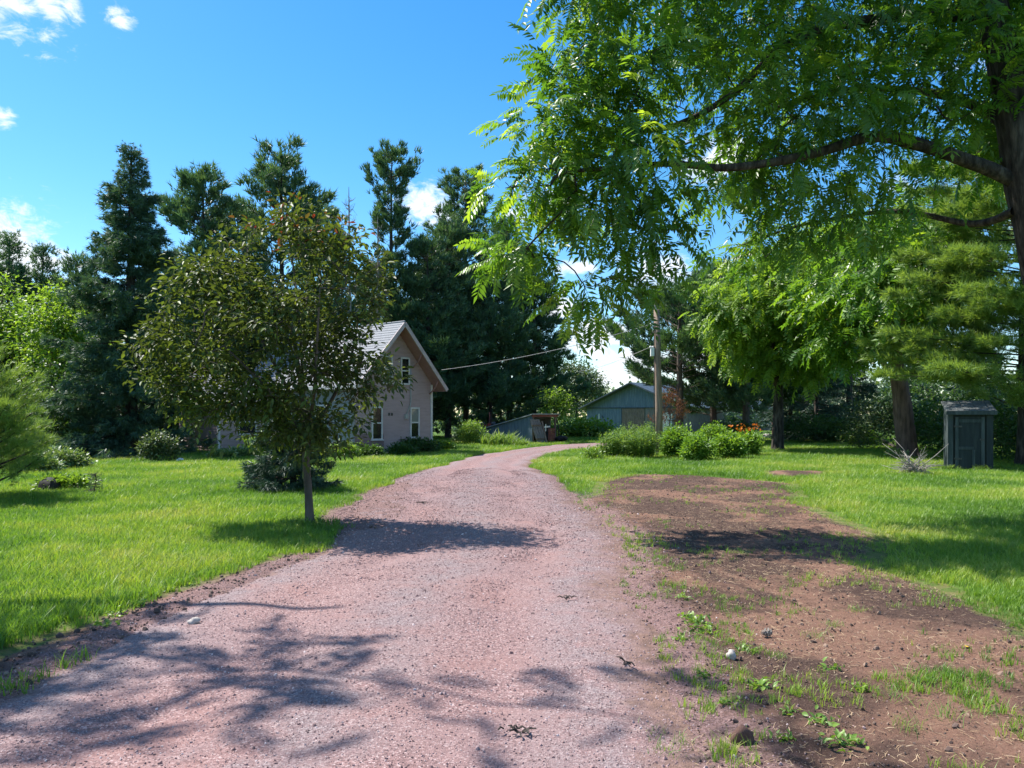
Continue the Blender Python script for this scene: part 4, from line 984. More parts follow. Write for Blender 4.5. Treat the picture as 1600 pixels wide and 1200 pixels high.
def dry_litter(px, py, sz, label, seed, n=9):
    rr = np.random.default_rng(seed); g = G(px, py); mb = MB(); c = Vector((g[0], g[1], .06))
    for k in range(n):
        a = rr.uniform(0, 6.28); L = sz * rr.uniform(.5, 1.2); p = c + Vector((rr.normal() * sz * .5, rr.normal() * sz * .5, 0)); q = p + Vector((math.cos(a) * L, math.sin(a) * L, rr.uniform(0, .02)))
        mb.tube([p, (p + q) / 2 + Vector((0, 0, .012)), q], [.006, .006, .003], 4)
    tag(mb.build('twig_litter', M['bark_dark']), label, 'twigs')
dry_litter(665, 790, .16, 'dead brown twigs lying on the driveway near the upper left edge', 1)
dry_litter(630, 784, .07, 'small dark twig bit left of the larger twigs on the driveway', 2, 4)
dry_litter(812, 1160, .06, 'dark twigs in the shade at the bottom of the driveway', 3, 12)
dry_litter(884, 945, .06, 'brown twigs in the middle of the sunny gravel', 4, 6)
dry_litter(985, 1050, .08, 'dry twig on the right edge of the gravel', 5, 5)
# fire ring with a red pipe
fr = empty('fire_pit', G(1212, 684), 0, 'ring of pale rocks with logs in front of the dark spruces', 'fire pit')
for k in range(9):
    a = k * .7; o = rock('rock', (math.cos(a) * .8, math.sin(a) * .5, .12), (.22, .2, .17), None, None, 'stone', 30 + k); o.parent = fr
for k in range(5):
    mb = MB(); x = -.3 + k * .55; mb.tube([(x, -.2, .12 + .05 * (k % 2)), (x + 1.0, .1, .2)], [.08, .07], 7); mb.build('log', M['bark_pale'], fr)
mb = MB(); mb.tube([(0, 0, 0), (0, 0, 1.2)], .05, 8); mb.box((-.14, -.14, 0), (.14, .14, .06)); o = mb.build('red_pipe', M['rust']); o.location = tuple(G(1207, 685)); tag(o, 'upright red iron pipe standing by the ring of rocks', 'pipe')
mb = MB(); a = G(1369, 690); b = G(1400, 703); mb.tube([a + (0, 0, .2), (a + b) / 2 + (0, 0, .22), b + (0, 0, .1)], [.05, .08, .1], 8); tag(mb.build('fallen_branch', M['bark_dark'], smooth=True), 'dark fallen limb lying at the foot of the red-brown trunk', 'branch')
mb = MB(); o = G(712, 690); mb.tube([o, o + (0, 0, .35), o + (0, 0, .5)], [.2, .21, .16], 10); tag(mb.build('dark_tub', M['metal_dark'], smooth=True), 'dark round tub under the pale shrub right of the house', 'tub')
# ------------------------------------------------------------------ the near walnut, overhanging from the right
def near_walnut():
    B = np.array([9.6, 12.0, 0.0]); seed = 7
    root = empty('walnut_tree', B, 0, 'large near walnut tree overhanging from the right with long feathery leaves', 'tree')
    W = lambda px, py, Y: P(px, py, Y) - B
    trunk = [(.1, 0, 0), (0, 0, 1.6), W(1650, 480, 12), W(1606, 300, 12), W(1575, 130, 12), W(1535, -60, 12.1), W(1500, -260, 12.3), W(1490, -420, 12.3)]
    trunk_tube('trunk', trunk, [.36, .33, .31, .29, .25, .2, .13, .07], M['bark_dark'], root, 18, 3)
    limbs = [([W(1580, 280, 12), W(1530, 258, 11.9), W(1430, 224, 11.8), W(1365, 213, 11.7), W(1290, 235, 11.6), W(1215, 252, 11.5), W(1130, 262, 11.4), W(1050, 256, 11.3), W(960, 262, 11.1), W(880, 270, 11), W(860, 290, 10.9)], (.115, .015)),
             ([W(1545, 30, 12), W(1450, 20, 12.2), W(1360, 32, 12.3), W(1280, 45, 12.3), W(1210, 85, 12.2), W(1140, 150, 12), W(1040, 200, 11.9), W(930, 200, 11.7), W(850, 180, 11.6)], (.11, .018)),
             ([W(1530, -100, 12.1), W(1400, -180, 12.2), W(1250, -200, 12.3), W(1100, -160, 12.3), W(960, -90, 12.1), W(870, -20, 11.9)], (.1, .018)),
             ([W(1520, -150, 12.2), W(1350, -330, 12.8), W(1150, -380, 13.2), W(1000, -320, 13.2)], (.09, .02)),
             ([W(1580, 200, 12), W(1480, 150, 13), W(1330, 140, 13.8), W(1180, 180, 14.3), W(1060, 230, 14.4)], (.09, .018)),
             ([W(1585, 330, 12), W(1520, 350, 12.9), W(1400, 330, 13.9), W(1260, 350, 14.4), W(1140, 390, 14.5)], (.07, .015)),
             ([W(1540, 0, 12.1), W(1620, -120, 12.6), W(1750, -200, 13.0), W(1850, -200, 13.3)], (.1, .02)),
             ([W(1570, 100, 12.1), W(1680, 20, 12.6), W(1820, -40, 13.2)], (.09, .02))]
    nodes = list(spline(trunk, 20)[8:])
    for lp, lr in limbs:
        nodes += list(spline(lp, 24)[3:])
        trunk_tube('limb', lp, list(np.linspace(lr[0], lr[1], 8)), M['bark_dark'], root, 10, 5, flare=False)
    # crown outline on the trunk's plane (X-Z, metres) filled through several metres of depth
    sil = [(860, -20), (925, 60), (885, 105), (900, 145), (840, 165), (825, 205), (855, 245), (815, 285), (845, 310), (830, 350), (850, 378), (895, 340), (925, 375), (950, 410), (985, 385), (1020, 400), (1065, 380), (1110, 430), (1160, 400), (1230, 420), (1300, 390), (1370, 400), (1430, 320), (1500, 270), (1560, 290), (1660, 210), (1900, 100), (1950, -300), (1700, -520), (1300, -560), (1000, -420), (880, -200)]
    poly = np.array([((px - 800) / 100, EYE + (650 - py) / 100) for px, py in sil])    # metres at 12 m
    r = np.random.default_rng(seed); T = []
    lo, hi = poly.min(0), poly.max(0)
    while len(T) < 900:
        q = r.uniform(lo, hi, (400, 2)); sd = sdist(q[:, 0], q[:, 1], poly)
        for (a, c), s in zip(q, sd):
            if s < .05: continue
            th = min(1.9, .5 + s * .8); yo = r.uniform(-1, 1) * th
            Y = 12.3 + yo + (0.5 if a > 3 else 0)
            if a < 2.5: Y = 11.5 + yo * .8
            if a < 3.2 and r.uniform() < .1: continue
            if fbm(np.array([a * 1.0 + yo * .5]), np.array([c * 1.15 - yo * .4]), 2, 5)[0] < (.35 if a < 4 else .28) + .08 * r.uniform(): continue
            k = Y / 12.0
            T.append((a * k, Y, EYE + (c - EYE) * k))
    T = T[:900] + [tuple(P(px + r.normal() * 10, py + r.normal() * 8, 11.2 + r.normal() * .3)) for (px, py) in [(800, 400), (815, 395), (830, 405), (925, 455), (905, 470), (790, 300), (985, 430), (845, 190), (870, 230), (890, 150), (915, 200), (950, 170), (885, 105), (930, 95), (970, 215), (1000, 150), (860, 265), (900, 310), (1010, 300), (1030, 350), (835, 300)] for _ in range(3)]
    T = np.array(T) - B
    segs, dirs = grow(nodes, T, .0055, .42, 4, .06, seed, maxr=.07)
    tubes_mesh('branches', segs, M['bark_dark'], root, 5)
    tpls = [compound_t(7, .34, .34, .35, 1), compound_t(6, .36, .34, .55, 2), compound_t(8, .32, .32, .2, 3)]
    per = 11; n = len(T) * per
    pos, R, s, var = leaves_at(T, dirs, per, .40, .20, None, 3, .30, .38)
    pos = np.repeat(T, per, 0) + (pos - np.repeat(T, per, 0)) * 1.0
    camd = np.linalg.norm(pos + B - np.array([0, 0, EYE]), axis=1); vis = (np.abs((pos + B)[:, 0] / (pos + B)[:, 1]) < .64) & ((pos + B)[:, 2] < EYE + .5 * (pos + B)[:, 1])
    order = np.argsort(np.where(vis, camd - s * 3, 1e9)); front = set(order[:300].tolist())
    kind = r.integers(0, 3, n)
    V, F, A, b = [], [], [], 0
    for k, (tv, tf) in enumerate(tpls):
        idx = np.array([i for i in np.nonzero(kind == k)[0] if i not in front])
        v = np.einsum('nij,nkj->nki', R[idx], tv[None] * s[idx][:, None, None]) + pos[idx][:, None, :]
        f = tf[None] + (np.arange(len(idx)) * len(tv))[:, None, None] + b
        V.append(v.reshape(-1, 3)); F.append(f.reshape(-1, 3)); A.append(np.repeat(var[idx], len(tv))); b += len(idx) * len(tv)
    tag(add_obj('crown', np_mesh('crown', np.vstack(V), np.vstack(F), np.concatenate(A)), M['walnut'], root), kind='stuff')
    meshes = {}
    for i in order[:300]:
        key = (kind[i], int(var[i] * 4.99))
        if key not in meshes:
            tv, tf = tpls[kind[i]]; me = np_mesh('leaf', tv, tf, np.full(len(tv), key[1] / 4)); me.materials.append(M['walnut']); meshes[key] = me
        o = bpy.data.objects.new('leaf', meshes[key]); COL.objects.link(o); o.parent = root
        mat4 = np.eye(4); mat4[:3, :3] = R[i] * s[i]; mat4[:3, 3] = pos[i]; o.matrix_basis = Matrix(mat4.tolist())
near_walnut()

# ------------------------------------------------------------------ small ornamental tree on the left lawn
def small_tree():
    B = np.array([-3.2, 12.0, 0.0]); root = empty('ornamental_cherry_tree', B, 0, 'small round ornamental tree with purplish green leaves beside the driveway', 'tree')
    W = lambda px, py, Y: P(px, py, Y) - B
    tk = [W(484, 820, 12), W(482, 770, 12), W(478, 720, 12), W(479, 680, 12), W(470, 600, 11.9), W(455, 500, 11.8)]
    tk[0][2] = 0
    trunk_tube('trunk', tk, [.066, .06, .058, .052, .04, .02], M['bark'], root, 12, 2)
    limbs = [([W(479, 700, 12), W(455, 655, 11.8), W(410, 600, 11.4), W(350, 540, 11.2)], (.04, .012)), ([W(480, 690, 12), W(510, 640, 12), W(545, 570, 12.1), W(560, 500, 12.1)], (.04, .012)),
             ([W(480, 670, 12), W(470, 590, 12.6), W(450, 500, 12.9), W(430, 430, 12.9)], (.035, .01)), ([W(478, 660, 12), W(440, 590, 11.9), W(380, 480, 11.9), W(350, 440, 11.9)], (.035, .01)),
             ([W(478, 680, 12), W(490, 620, 11.3), W(495, 540, 10.9), W(500, 450, 10.9)], (.035, .01)), ([W(476, 650, 12), W(470, 540, 12), W(460, 430, 12), W(450, 370, 12)], (.03, .008))]
    nodes = list(spline(tk, 16)[10:])
    for lp, lr in limbs:
        nodes += list(spline(lp, 14)[2:]); trunk_tube('limb', lp, list(np.linspace(lr[0], lr[1], 5)), M['bark'], root, 8, 3, flare=False)
    sil = [(440, 338), (490, 352), (540, 385), (582, 425), (590, 465), (560, 500), (535, 530), (560, 560), (597, 575), (588, 600), (545, 625), (540, 668), (500, 690), (440, 690), (395, 664), (330, 668), (292, 634), (240, 598), (232, 545), (258, 480), (285, 432), (335, 400), (395, 385)]
    poly = np.array([((px - 800) / 100, EYE + (650 - py) / 100) for px, py in sil])
    r = np.random.default_rng(3); T = []; lo, hi = poly.min(0), poly.max(0)
    while len(T) < 1000:
        q = r.uniform(lo, hi, (300, 2)); sd = sdist(q[:, 0], q[:, 1], poly)
        for (a, c), s in zip(q, sd):
            if s < .0: continue
            th = min(1.7, .35 + s * 1.05); yo = r.choice([-1, 1]) * (r.uniform() ** .55) * th
            if fbm(np.array([a * 2.0 + yo * 1.3]), np.array([c * 2.3 - yo]), 2, 8)[0] < .43 + .06 * r.uniform() + (.06 if c < 2.1 else 0) + (.08 if (a > -2.75 and c < 3.5) else 0): continue
            Y = 11.75 + yo; T.append((a * Y / 12, Y, EYE + (c - EYE) * Y / 12))
    # loose shoots poking out of the outline
    for _ in range(170):
        i = r.integers(0, len(sil)); f_ = r.uniform(); q = np.array(sil[i]) * (1 - f_) + np.array(sil[(i + 1) % len(sil)]) * f_; o_ = q - np.array([420, 520]); q = q + o_ / np.linalg.norm(o_) * r.uniform(-4, 32); T.append(P(q[0], q[1] - 3, 11.8 + r.uniform(-.9, .9)))
    T = np.array(T) - B
    segs, dirs = grow(nodes, T, .0035, .42, 4, .07, 5, maxr=.03)
    tubes_mesh('branches', segs, M['bark'], root, 5)
    tv, tf = leaf_t(.2, .5)
    pos, R, s, var = leaves_at(T, dirs, 14, .10, .095, None, 6, .28, .35, 0, .93)
    tip = ((pos + B)[:, 2] > 4.3) & (r.uniform(size=len(var)) < .09); var[tip] = r.uniform(.94, 1, tip.sum())
    n = len(pos); cd = np.linalg.norm(pos + B - np.array([0, 0, EYE]), axis=1) - s * 12; order = np.argsort(cd); fr = order[:300]; rest = order[300:]
    tag(add_obj('crown', scatter_mesh('crown', tv, tf, pos[rest], R[rest], s[rest], var[rest]), M['cherry'], root), kind='stuff')
    meshes = {}
    for i in fr:
        k = int(var[i] * 5.99)
        if k not in meshes:
            me = np_mesh('leaf', tv, tf, np.full(len(tv), k / 6 + .05)); me.materials.append(M['cherry']); meshes[k] = me
        o = bpy.data.objects.new('leaf', meshes[k]); COL.objects.link(o); o.parent = root
        m4 = np.eye(4); m4[:3, :3] = R[i] * s[i]; m4[:3, 3] = pos[i]; o.matrix_basis = Matrix(m4.tolist())
small_tree()

# ------------------------------------------------------------------ conifers
def at_top(px, py, Y): p = P(px, py, Y); return (p[0], p[1], 0), p[2]
# large spruce left
b, h = at_top(205, 222, 33)
conifer('spruce_tree', 'tallest dark spruce with pointed top at the left of the lawn', b, h, lambda t: (3.6 * (1 - t) ** .82 + .04) * (.86 + .18 * math.sin(t * 41)), .02, .33, 8, M['spruce'], M['bark_dark'], 1, 'spruce', .30, 8.6, .26, 6, drop=.08, clump=6, cl_sp=.10, twid=.13)
for i, (px, py, Y, w, lab) in enumerate([(15, 368, 46, 2.2, 'grey-green pine top at the far left edge of the tree line'), (68, 384, 48, 2.0, 'slim pine top between the far left pine and the tall spruce'),
                                       (120, 402, 47, 2.4, 'lower pine crown close to the left flank of the tall spruce'), (262, 400, 40, 2.6, 'dark conifer tucked into the right flank of the tall spruce')]):
    b, h = at_top(px, py, Y)
    conifer('pine_tree', lab, b, h, lambda t, w=w: w * (1 - t) ** .75 + .15, .12, .6, 6, M['pine'], M['bark_dark'], 20 + i, 'pine', .46, 4.4, .2, 6, clump=6, cl_sp=.19, twid=.13)
for i, (px, py, Y, w, lab, sp_) in enumerate([
        (318, 265, 42, 2.9, 'white pine with rounded top right of the tall spruce', None),
        (440, 235, 44, 3.7, 'broad white pine rising behind the ornamental tree', None),
        (372, 330, 48, 2.8, 'shorter pine between the two white pines behind the ornamental tree', None),
        (500, 320, 50, 2.8, 'pine crown right behind the broad white pine', None),
        (728, 275, 60, 4.0, 'tall grey-green pine to the right of the fork-topped pine', None),
        (668, 390, 54, 3.8, 'dark pine filling the gap right above the house ridge', None),
        (795, 345, 65, 3.8, 'thin-crowned pine at the right end of the tree line', None),
        (700, 340, 57, 3.6, 'dark pine just right of the fork-topped pine', None),
        (835, 430, 63, 3.6, 'ragged pine beside the gap of open sky', None),
        (765, 430, 58, 4.2, 'low dark pine behind the lean-to shed', None)]):
    b, h = at_top(px, py, Y)
    conifer('white_pine_tree', lab, b, h, lambda t, w=w: 1.18 * w * (np.clip(1.05 - t, 0, 1)) ** .62 * (.8 + .2 * math.sin(t * 17 + w * 9)) + .2, .07 if i not in (4, 6, 8) else .16, .8, 7, M['pine'], M['bark_dark'] if i != 4 else M['bark'], 40 + i, 'pine', .44, 3.6, .22, 6, drop=.07, clump=8, cl_sp=.16, twid=.135)
# fork-topped pine
b, h = at_top(612, 238, 54)
z1, z2 = P(0, 330, 54)[2], P(0, 300, 54)[2]
conifer('forked_white_pine_tree', 'tall pine with two upswept arms at its top behind the house', b, h, lambda t: (4.1 * (1 - t) ** 1.05 + .3) if t < .55 else (1.0 + .3 * math.sin(t * 30)), .1, .75, 6, M['pine'], M['bark_dark'], 60, 'pine', .43, 4.6, .24, 6, drop=.05, clump=8, cl_sp=.14, twid=.135,
        special=[(z1, math.pi, 1.8, (.75, .85)), (z1 + .3, math.pi, 1.7, (.8, .8)), (z2, 0, 1.75, (.6, .55)), (z2 + .3, .1, 1.8, (.7, .7)), (z2 + .6, math.pi, .7, (1.4, .6)), (z2 + .7, 0, .6, (1.4, .6))])
# dead snags
def snag(px, py, Y, h0, label, seed):
    b_, h_ = at_top(px, py, Y); r = np.random.default_rng(seed); root = empty('dead_tree', b_, 0, label, 'tree')
    trunk_tube('trunk', [(0, 0, 0), (.05, 0, h_ * .5), (0, 0, h_)], [.16, .11, .015], M['bark_pale'], root, 8, seed)
    segs = []
    for k in range(46):
        z = r.uniform(h_ * .45, h_ * .97); a = r.uniform(0, 6.28); L = (1.9 * (1 - z / h_) + .35) * r.uniform(.6, 1.2)
        p = np.array([0.03, 0, z]); q = p + np.array([math.cos(a) * L * .6, math.sin(a) * L * .6, L * .25]); e = q + np.array([math.cos(a) * L * .4, math.sin(a) * L * .4, L * .45])
        segs += [(p, q, .028, .02), (q, e, .02, .006)]
        for _ in range(4):
            s = p + (q - p) * r.uniform(.4, 1); segs.append((s, s + r.normal(size=3) * .22 + (0, 0, .12), .012, .004))
    tubes_mesh('dead_branches', segs, M['bark_pale'], root, 4)
snag(545, 292, 47, 0, 'pale dead snag with bare branches between the pines', 3)
snag(590, 338, 52, 0, 'thin bare dead spire just left of the fork-topped pine', 4)
# young conifers on the lawn
conifer('young_pine_tree', 'young bright pine at the left edge of the lawn', (-10.9, 15.6, 0), 3.0, lambda t: 1.55 * (1 - t) ** .7 + .12, .06, .26, 7, M['pine_light'], M['bark_dark'], 70, 'pine', .19, 11, .07, 9, clump=7, cl_sp=.08, twid=.055)
conifer('young_spruce_tree', 'dense young spruce behind the thin trunk of the ornamental tree', G(458, 766), 1.9, lambda t: .92 * (1 - t) ** .5 + .05, .16, .15, 8, M['blue_spruce'], M['bark_dark'], 71, 'spruce', .17, 16, .08, 8, clump=6, cl_sp=.06, twid=.09)
conifer('spruce_seedling', 'tiny spruce seedling standing alone in the left lawn', G(148, 772), .45, lambda t: .17 * (1 - t) + .03, .1, .05, 6, M['blue_spruce'], M['bark_dark'], 72, 'spruce', .06, 22, .012, 9, clump=4, cl_sp=.015, twid=.07)
# right hand pines
for i, (px, py, Y, w, cb, lab) in enumerate([(1062, 455, 47, 3.9, .52, 'dark pine with lit needle tufts right behind the utility pole'), (1115, 420, 50, 3.2, .26, 'tall pine right of the pole with a bare lower trunk'), (1165, 440, 47, 3.0, .3, 'bare-trunked pine behind the orange lilies')]):
    b, h = at_top(px, py, Y)
    conifer('red_pine_tree', lab, b, h, lambda t, w=w: w * math.sin(math.pi * min(1, .3 + .72 * t)) ** .8 + .2, cb * .7, .75, 6, M['pine'], M['bark'], 80 + i, 'pine', .44, 4.4, .24, 6, drop=.06, clump=8, cl_sp=.17, twid=.13)
b, h = at_top(1047, 612, 44)
conifer('dead_sapling', 'small pine with dead orange-brown needles behind the utility pole', (b[0], b[1], 0), 2.9, lambda t: .65 * (1 - t) + .2, .4, .3, 5, M['dead_needle'], M['bark'], 85, 'pine', .3, 3.5, .05, 8, drop=.05, clump=5)
for i, (px, py, Y, w, lab) in enumerate([(1275, 520, 50, 2.6, 'dark spruce left of the lawn gap on the right'), (1325, 540, 54, 2.6, 'dark spruce right behind the grassy gap'), (1235, 570, 54, 2.4, 'dark spruce behind the ring of rocks')]):
    b, h = at_top(px, py, Y)
    conifer('spruce_tree', lab, b, h, lambda t, w=w: w * (1 - t) ** .7 + .15, .02, .45, 6, M['blue_spruce'], M['bark_dark'], 90 + i, 'spruce', .36, 5, .18, 7, clump=5, cl_sp=.16)
# large white pine at the right edge, long soft boughs
sp_ = []
r = np.random.default_rng(9)
for k, z in enumerate(np.arange(2.75, 10.5, .72)):
    for q in range(4):
        sp_.append((z + r.uniform(-.32, .32), math.pi + (q - 1.4) * .36 + r.uniform(-.2, .2), (5.3 - .22 * abs(z - 4) - (.6 if k % 2 else 0)) * r.uniform(.6, 1.05), (r.uniform(-.02, .05), r.uniform(.0, .06))))
conifer('soft_white_pine_tree', 'large soft-needled white pine at the right edge above the outhouse', (17.2, 25.6, 0), 15.5, lambda t: 2.7 * (1 - t) ** .6 + .3, .14, .8, 5, M['pine_light'], M['bark_dark'], 95, 'pine', .30, 7.2, .3, 8, clump=8, cl_sp=.11, twid=.075, special=sp_)

# ------------------------------------------------------------------ broadleaf trees
L2 = leaf2_t(.55)
def bl(name, label, px, pyc, Y, rx, rz, ncl, per, size, mat, seed, bark='bark_dark', squash=None, cat='tree', ry=None, gap=.40, r0=.14, spread=.25, py_base=None, lumps=6, trunk=True, tpl=None, droop=.3):
    c = P(px, pyc, Y); base = np.array([c[0], Y, 0]); cz = c[2]; r = np.random.default_rng(seed); ry = ry or rx
    blobs = [(0, 0, cz, rx * .75, ry * .75, rz * .8)]
    for k in range(lumps):
        a = r.uniform(0, 6.28); u = r.uniform(-.75, .8); q = math.sqrt(max(.05, 1 - u * u)); blobs.append((rx * .6 * q * math.cos(a), ry * .6 * q * math.sin(a), cz + rz * .62 * u, rx * .42, ry * .42, rz * .36))
    tp = [(0, 0, 0), (r.normal() * .08, 0, cz * .4), (r.normal() * .15, 0, cz * .8), (r.normal() * .15, 0, cz + rz * .45)]
    return broadleaf(name, label, cat, base, tp, [r0, r0 * .85, r0 * .6, r0 * .2], blobs, ncl, per, size, M[mat], M[bark], seed, tpl or L2, spread, droop, gap=gap, low=5)
bl('ash_tree', 'bright yellow-green tree left of the tall spruce', 84, 520, 37, 2.1, 2.9, 330, 16, .2, 'yellowgreen', 101, 'bark_dark', spread=.26)
bl('ash_tree', 'yellow-green tree cut by the left picture edge', 5, 510, 40, 2.3, 3.2, 300, 15, .2, 'yellowgreen', 102, spread=.26)
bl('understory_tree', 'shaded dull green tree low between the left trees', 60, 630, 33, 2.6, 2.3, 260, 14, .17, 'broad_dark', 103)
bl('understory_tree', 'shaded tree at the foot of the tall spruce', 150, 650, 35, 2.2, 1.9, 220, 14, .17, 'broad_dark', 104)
bl('round_tree', 'distant round dark green tree left of the barn', 900, 605, 112, 4.8, 4.9, 420, 18, .42, 'olive', 105, spread=.55)
bl('round_tree', 'lower distant tree at the left flank of the round tree', 856, 610, 118, 3.6, 4.0, 240, 16, .42, 'broad_dark', 106, spread=.55)
bl('sapling_tree', 'small sunlit yellow-green tree just right of the lean-to shed', 873, 630, 51, 1.15, 1.25, 130, 15, .16, 'yellowgreen', 107, r0=.05, spread=.2)
for i, (px, py, Y, rx, rz, lab) in enumerate([(985, 640, 135, 5, 2.6, 'far low trees behind the barn roof'), (955, 632, 140, 4, 3, 'far pale tree at the left end of the barn')]):
    bl('far_tree', lab, px, py, Y, rx, rz, 160, 14, .5, 'olive', 110 + i, spread=.6)
# walnut in the middle distance with drooping bright foliage, and its neighbours
CP = compound_t(5, .42, .42, .45, 5)
bl('walnut_tree', 'bright drooping walnut crown behind the flower bed', 1215, 485, 37, 3.9, 4.4, 450, 8, .62, 'yellowgreen', 120, r0=.26, spread=.34, tpl=CP, gap=.36, droop=.6)
bl('walnut_tree', 'second walnut crown further right behind the lawn', 1330, 440, 50, 5.6, 5.6, 430, 8, .84, 'yellowgreen', 121, r0=.2, spread=.34, tpl=CP, droop=.6)
bl('maple_tree', 'dark forked tree in front of the spruces behind the ring of rocks', 1215, 590, 49, 2.4, 2.2, 220, 14, .2, 'broad_dark', 122, r0=.3)
# red-brown trunk left of the outhouse
def redtrunk():
    base = G(1418, 716); root_b = base
    tp = [(0, 0, 0), (-.12, 0, 1.3), (-.3, 0, 2.9), (-.5, .1, 4.6), (-.4, .2, 7)]
    blobs = [(-.6, .5, 7.0, 3.4, 2.6, 2.8), (-1.8, .3, 5.6, 2.0, 1.8, 1.6), (1.2, .5, 8.5, 2.6, 2.2, 2.4), (-2.2, -3.6, 6.6, 2.0, 1.8, 1.5), (-.8, -2.6, 8.2, 2.0, 1.8, 1.4)]
    limbs = [([(-.3, 0, 2.8), (-.7, 0, 3.5), (-1.3, 0, 4.2), (-1.9, .1, 5.4)], (.16, .05)), ([(-.45, .1, 4), (.2, .2, 5.2), (1, .4, 7.5)], (.15, .05)), ([(-.4, 0, 3.8), (-1, -1.6, 5.2), (-1.8, -3.2, 6.2)], (.14, .05))]
    broadleaf('butternut_tree', 'tree with thick red-brown trunk left of the outhouse', 'tree', base, tp, [.38, .36, .33, .25, .12], blobs, 400, 7, .64, M['walnut'], M['bark_red'], 130, CP, .34, .6, limbs=limbs, low=7)
redtrunk()
# tall tree outside the left edge whose high crown dapples the driveway foreground
def shade_tree():
    base = np.array([-10.2, 8.6, 0]); tp = [(0, 0, 0), (.1, 0, 3), (.5, 0, 6), (1.2, -.1, 9.5)]
    limbs = [([(.4, 0, 5.6), (2, -.4, 7.4), (4.2, -1.0, 8.7), (5.6, -1.4, 9.2)], (.05, .008)), ([(.5, 0, 6.5), (1.8, 1, 8.4), (3, 1.2, 9.6)], (.12, .03)), ([(.3, 0, 5), (1.4, -1.6, 6.8), (2.6, -2.6, 7.8)], (.12, .03))]
    blobs = [(2.5, -.6, 8.8, 1.25, 1.2, .7), (4.2, -1.25, 9.0, .6, .5, .4), (5.7, -1.25, 9.2, .8, .5, .4), (1.1, -1.6, 8.1, 1.3, 1.3, .9), (-1.0, -1.6, 9.4, 2.4, 2.0, 1.5)]
    broadleaf('shade_tree', 'tall leafy tree left of the driveway beyond the picture edge', 'tree', base, tp, [.3, .27, .22, .1], blobs, 170, 6, .40, M['walnut'], M['bark_dark'], 140, CP, .3, .5, limbs=limbs, gap=.6, low=8)
shade_tree()

# ------------------------------------------------------------------ shrubs and undergrowth
def shrub(name, label, loc, rx, rz, n, per, size, mat, seed, ry=None, cat='shrub', group=None, spread=.1, gap=.3, tpl=None, droop=.1, stems=6):
    root = empty(name, loc, 0, label, cat, group); r = np.random.default_rng(seed); ry = ry or rx
    blobs = [(0, 0, rz * .9, rx * .8, ry * .8, rz * .9)] + [(rx * .55 * math.cos(a), ry * .55 * math.sin(a), rz * r.uniform(.5, 1.3), rx * .45, ry * .45, rz * .5) for a in r.uniform(0, 6.28, 5)]
    t = blob_points(n, blobs, seed, gap, 2.2); t = t[t[:, 2] > .04]
    nodes = [np.array([r.normal() * rx * .15, r.normal() * ry * .15, z]) for z in np.linspace(0, rz * .5, 5) for _ in range(2)]
    segs, dirs = grow(nodes, t, .0035, .35, 2, .08, seed, maxr=.03)
    tubes_mesh('stems', segs, M['bark'], root, 3)
    dirs[:, 2] += .4 * np.linalg.norm(dirs, axis=1)
    tv, tf = tpl or L2
    pos, R, s, var = leaves_at(t, dirs, per, size, spread, None, seed, droop)
    pos[:, 2] = np.maximum(pos[:, 2], .03)
    add_obj('foliage', scatter_mesh('foliage', tv, tf, pos, R, s, var), M[mat], root); return root
def stalks(name, label, loc, rad, h, n, mat, seed, leaf=.2, wid=.06, group=None, cat='plant', per=11, lean=.18, ry=None, blade=False, flower=None, nfl=0):
    """a clump of upright stems with narrow leaves along them"""
    root = empty(name, loc, 0, label, cat, group); r = np.random.default_rng(seed); ry = ry or rad; segs = []; Pn, D, S = [], [], []; tops = []
    for k in range(n):
        a = r.uniform(0, 6.28); q = math.sqrt(r.uniform()); p = np.array([math.cos(a) * rad * q, math.sin(a) * ry * q, 0]); hh = h * r.uniform(.7, 1.1) * (1 - .25 * q * q)
        t = p + np.array([math.cos(a) * lean * hh * q + r.normal() * .04, math.sin(a) * lean * hh * q + r.normal() * .04, hh]); m_ = (p + t) / 2 + r.normal(size=3) * (.02, .02, 0)
        if not blade: segs += [(p, m_, .006, .005), (m_, t, .005, .003)]
        tops.append(t)
        for j in range(per):
            s = r.uniform(.12, 1.0) if not blade else r.uniform(0, .15); aa = r.uniform(0, 6.28); e = p + (t - p) * s
            Pn.append(e); D.append((math.cos(aa), math.sin(aa), r.uniform(.1, .9) if not blade else r.uniform(1.2, 4))); S.append(leaf * r.uniform(.6, 1.2) * ((1.15 - .5 * s) if not blade else hh / h))
    if segs: tubes_mesh('stems', segs, M[mat], root, 4)
    D = np.array(D); tv = np.array([(0, -.2, 0), (0, .2, 0), (.45, -.5, .10), (.45, .5, .10), (1, 0, -.18 if not blade else -.3)]); tv[:, 1] *= wid; tf = np.array([(0, 2, 3), (0, 3, 1), (2, 4, 3)])
    add_obj('foliage', scatter_mesh('foliage', tv, tf, np.array(Pn), frames(D, r.normal(size=len(D)) * .3), np.array(S), r.uniform(0, 1, len(D))), M[mat], root)
    if flower:
        pet = np.array([(0, 0, 0), (.55, .22, .1), (1, 0, .05), (.55, -.22, .1)])
        for i in range(nfl):
            t = tops[i % len(tops)] + np.array([r.normal() * .06, r.normal() * .06, r.uniform(.05, .22)]); st = tops[i % len(tops)] * np.array([.6, .6, .5])
            ang = np.arange(6) * 1.047; d = np.stack([np.cos(ang), np.sin(ang), np.full(6, .55)], 1)
            fo = add_obj('flower', scatter_mesh('flower', pet, np.array([(0, 3, 2), (0, 2, 1)]), np.zeros((6, 3)), frames(d, np.zeros(6)), np.full(6, .115), r.uniform(0, 1, 6)), M[flower], root)
            fo.location = tuple(t); fo.rotation_euler = (r.normal() * .5, r.normal() * .5, r.uniform(0, 6))
    return root
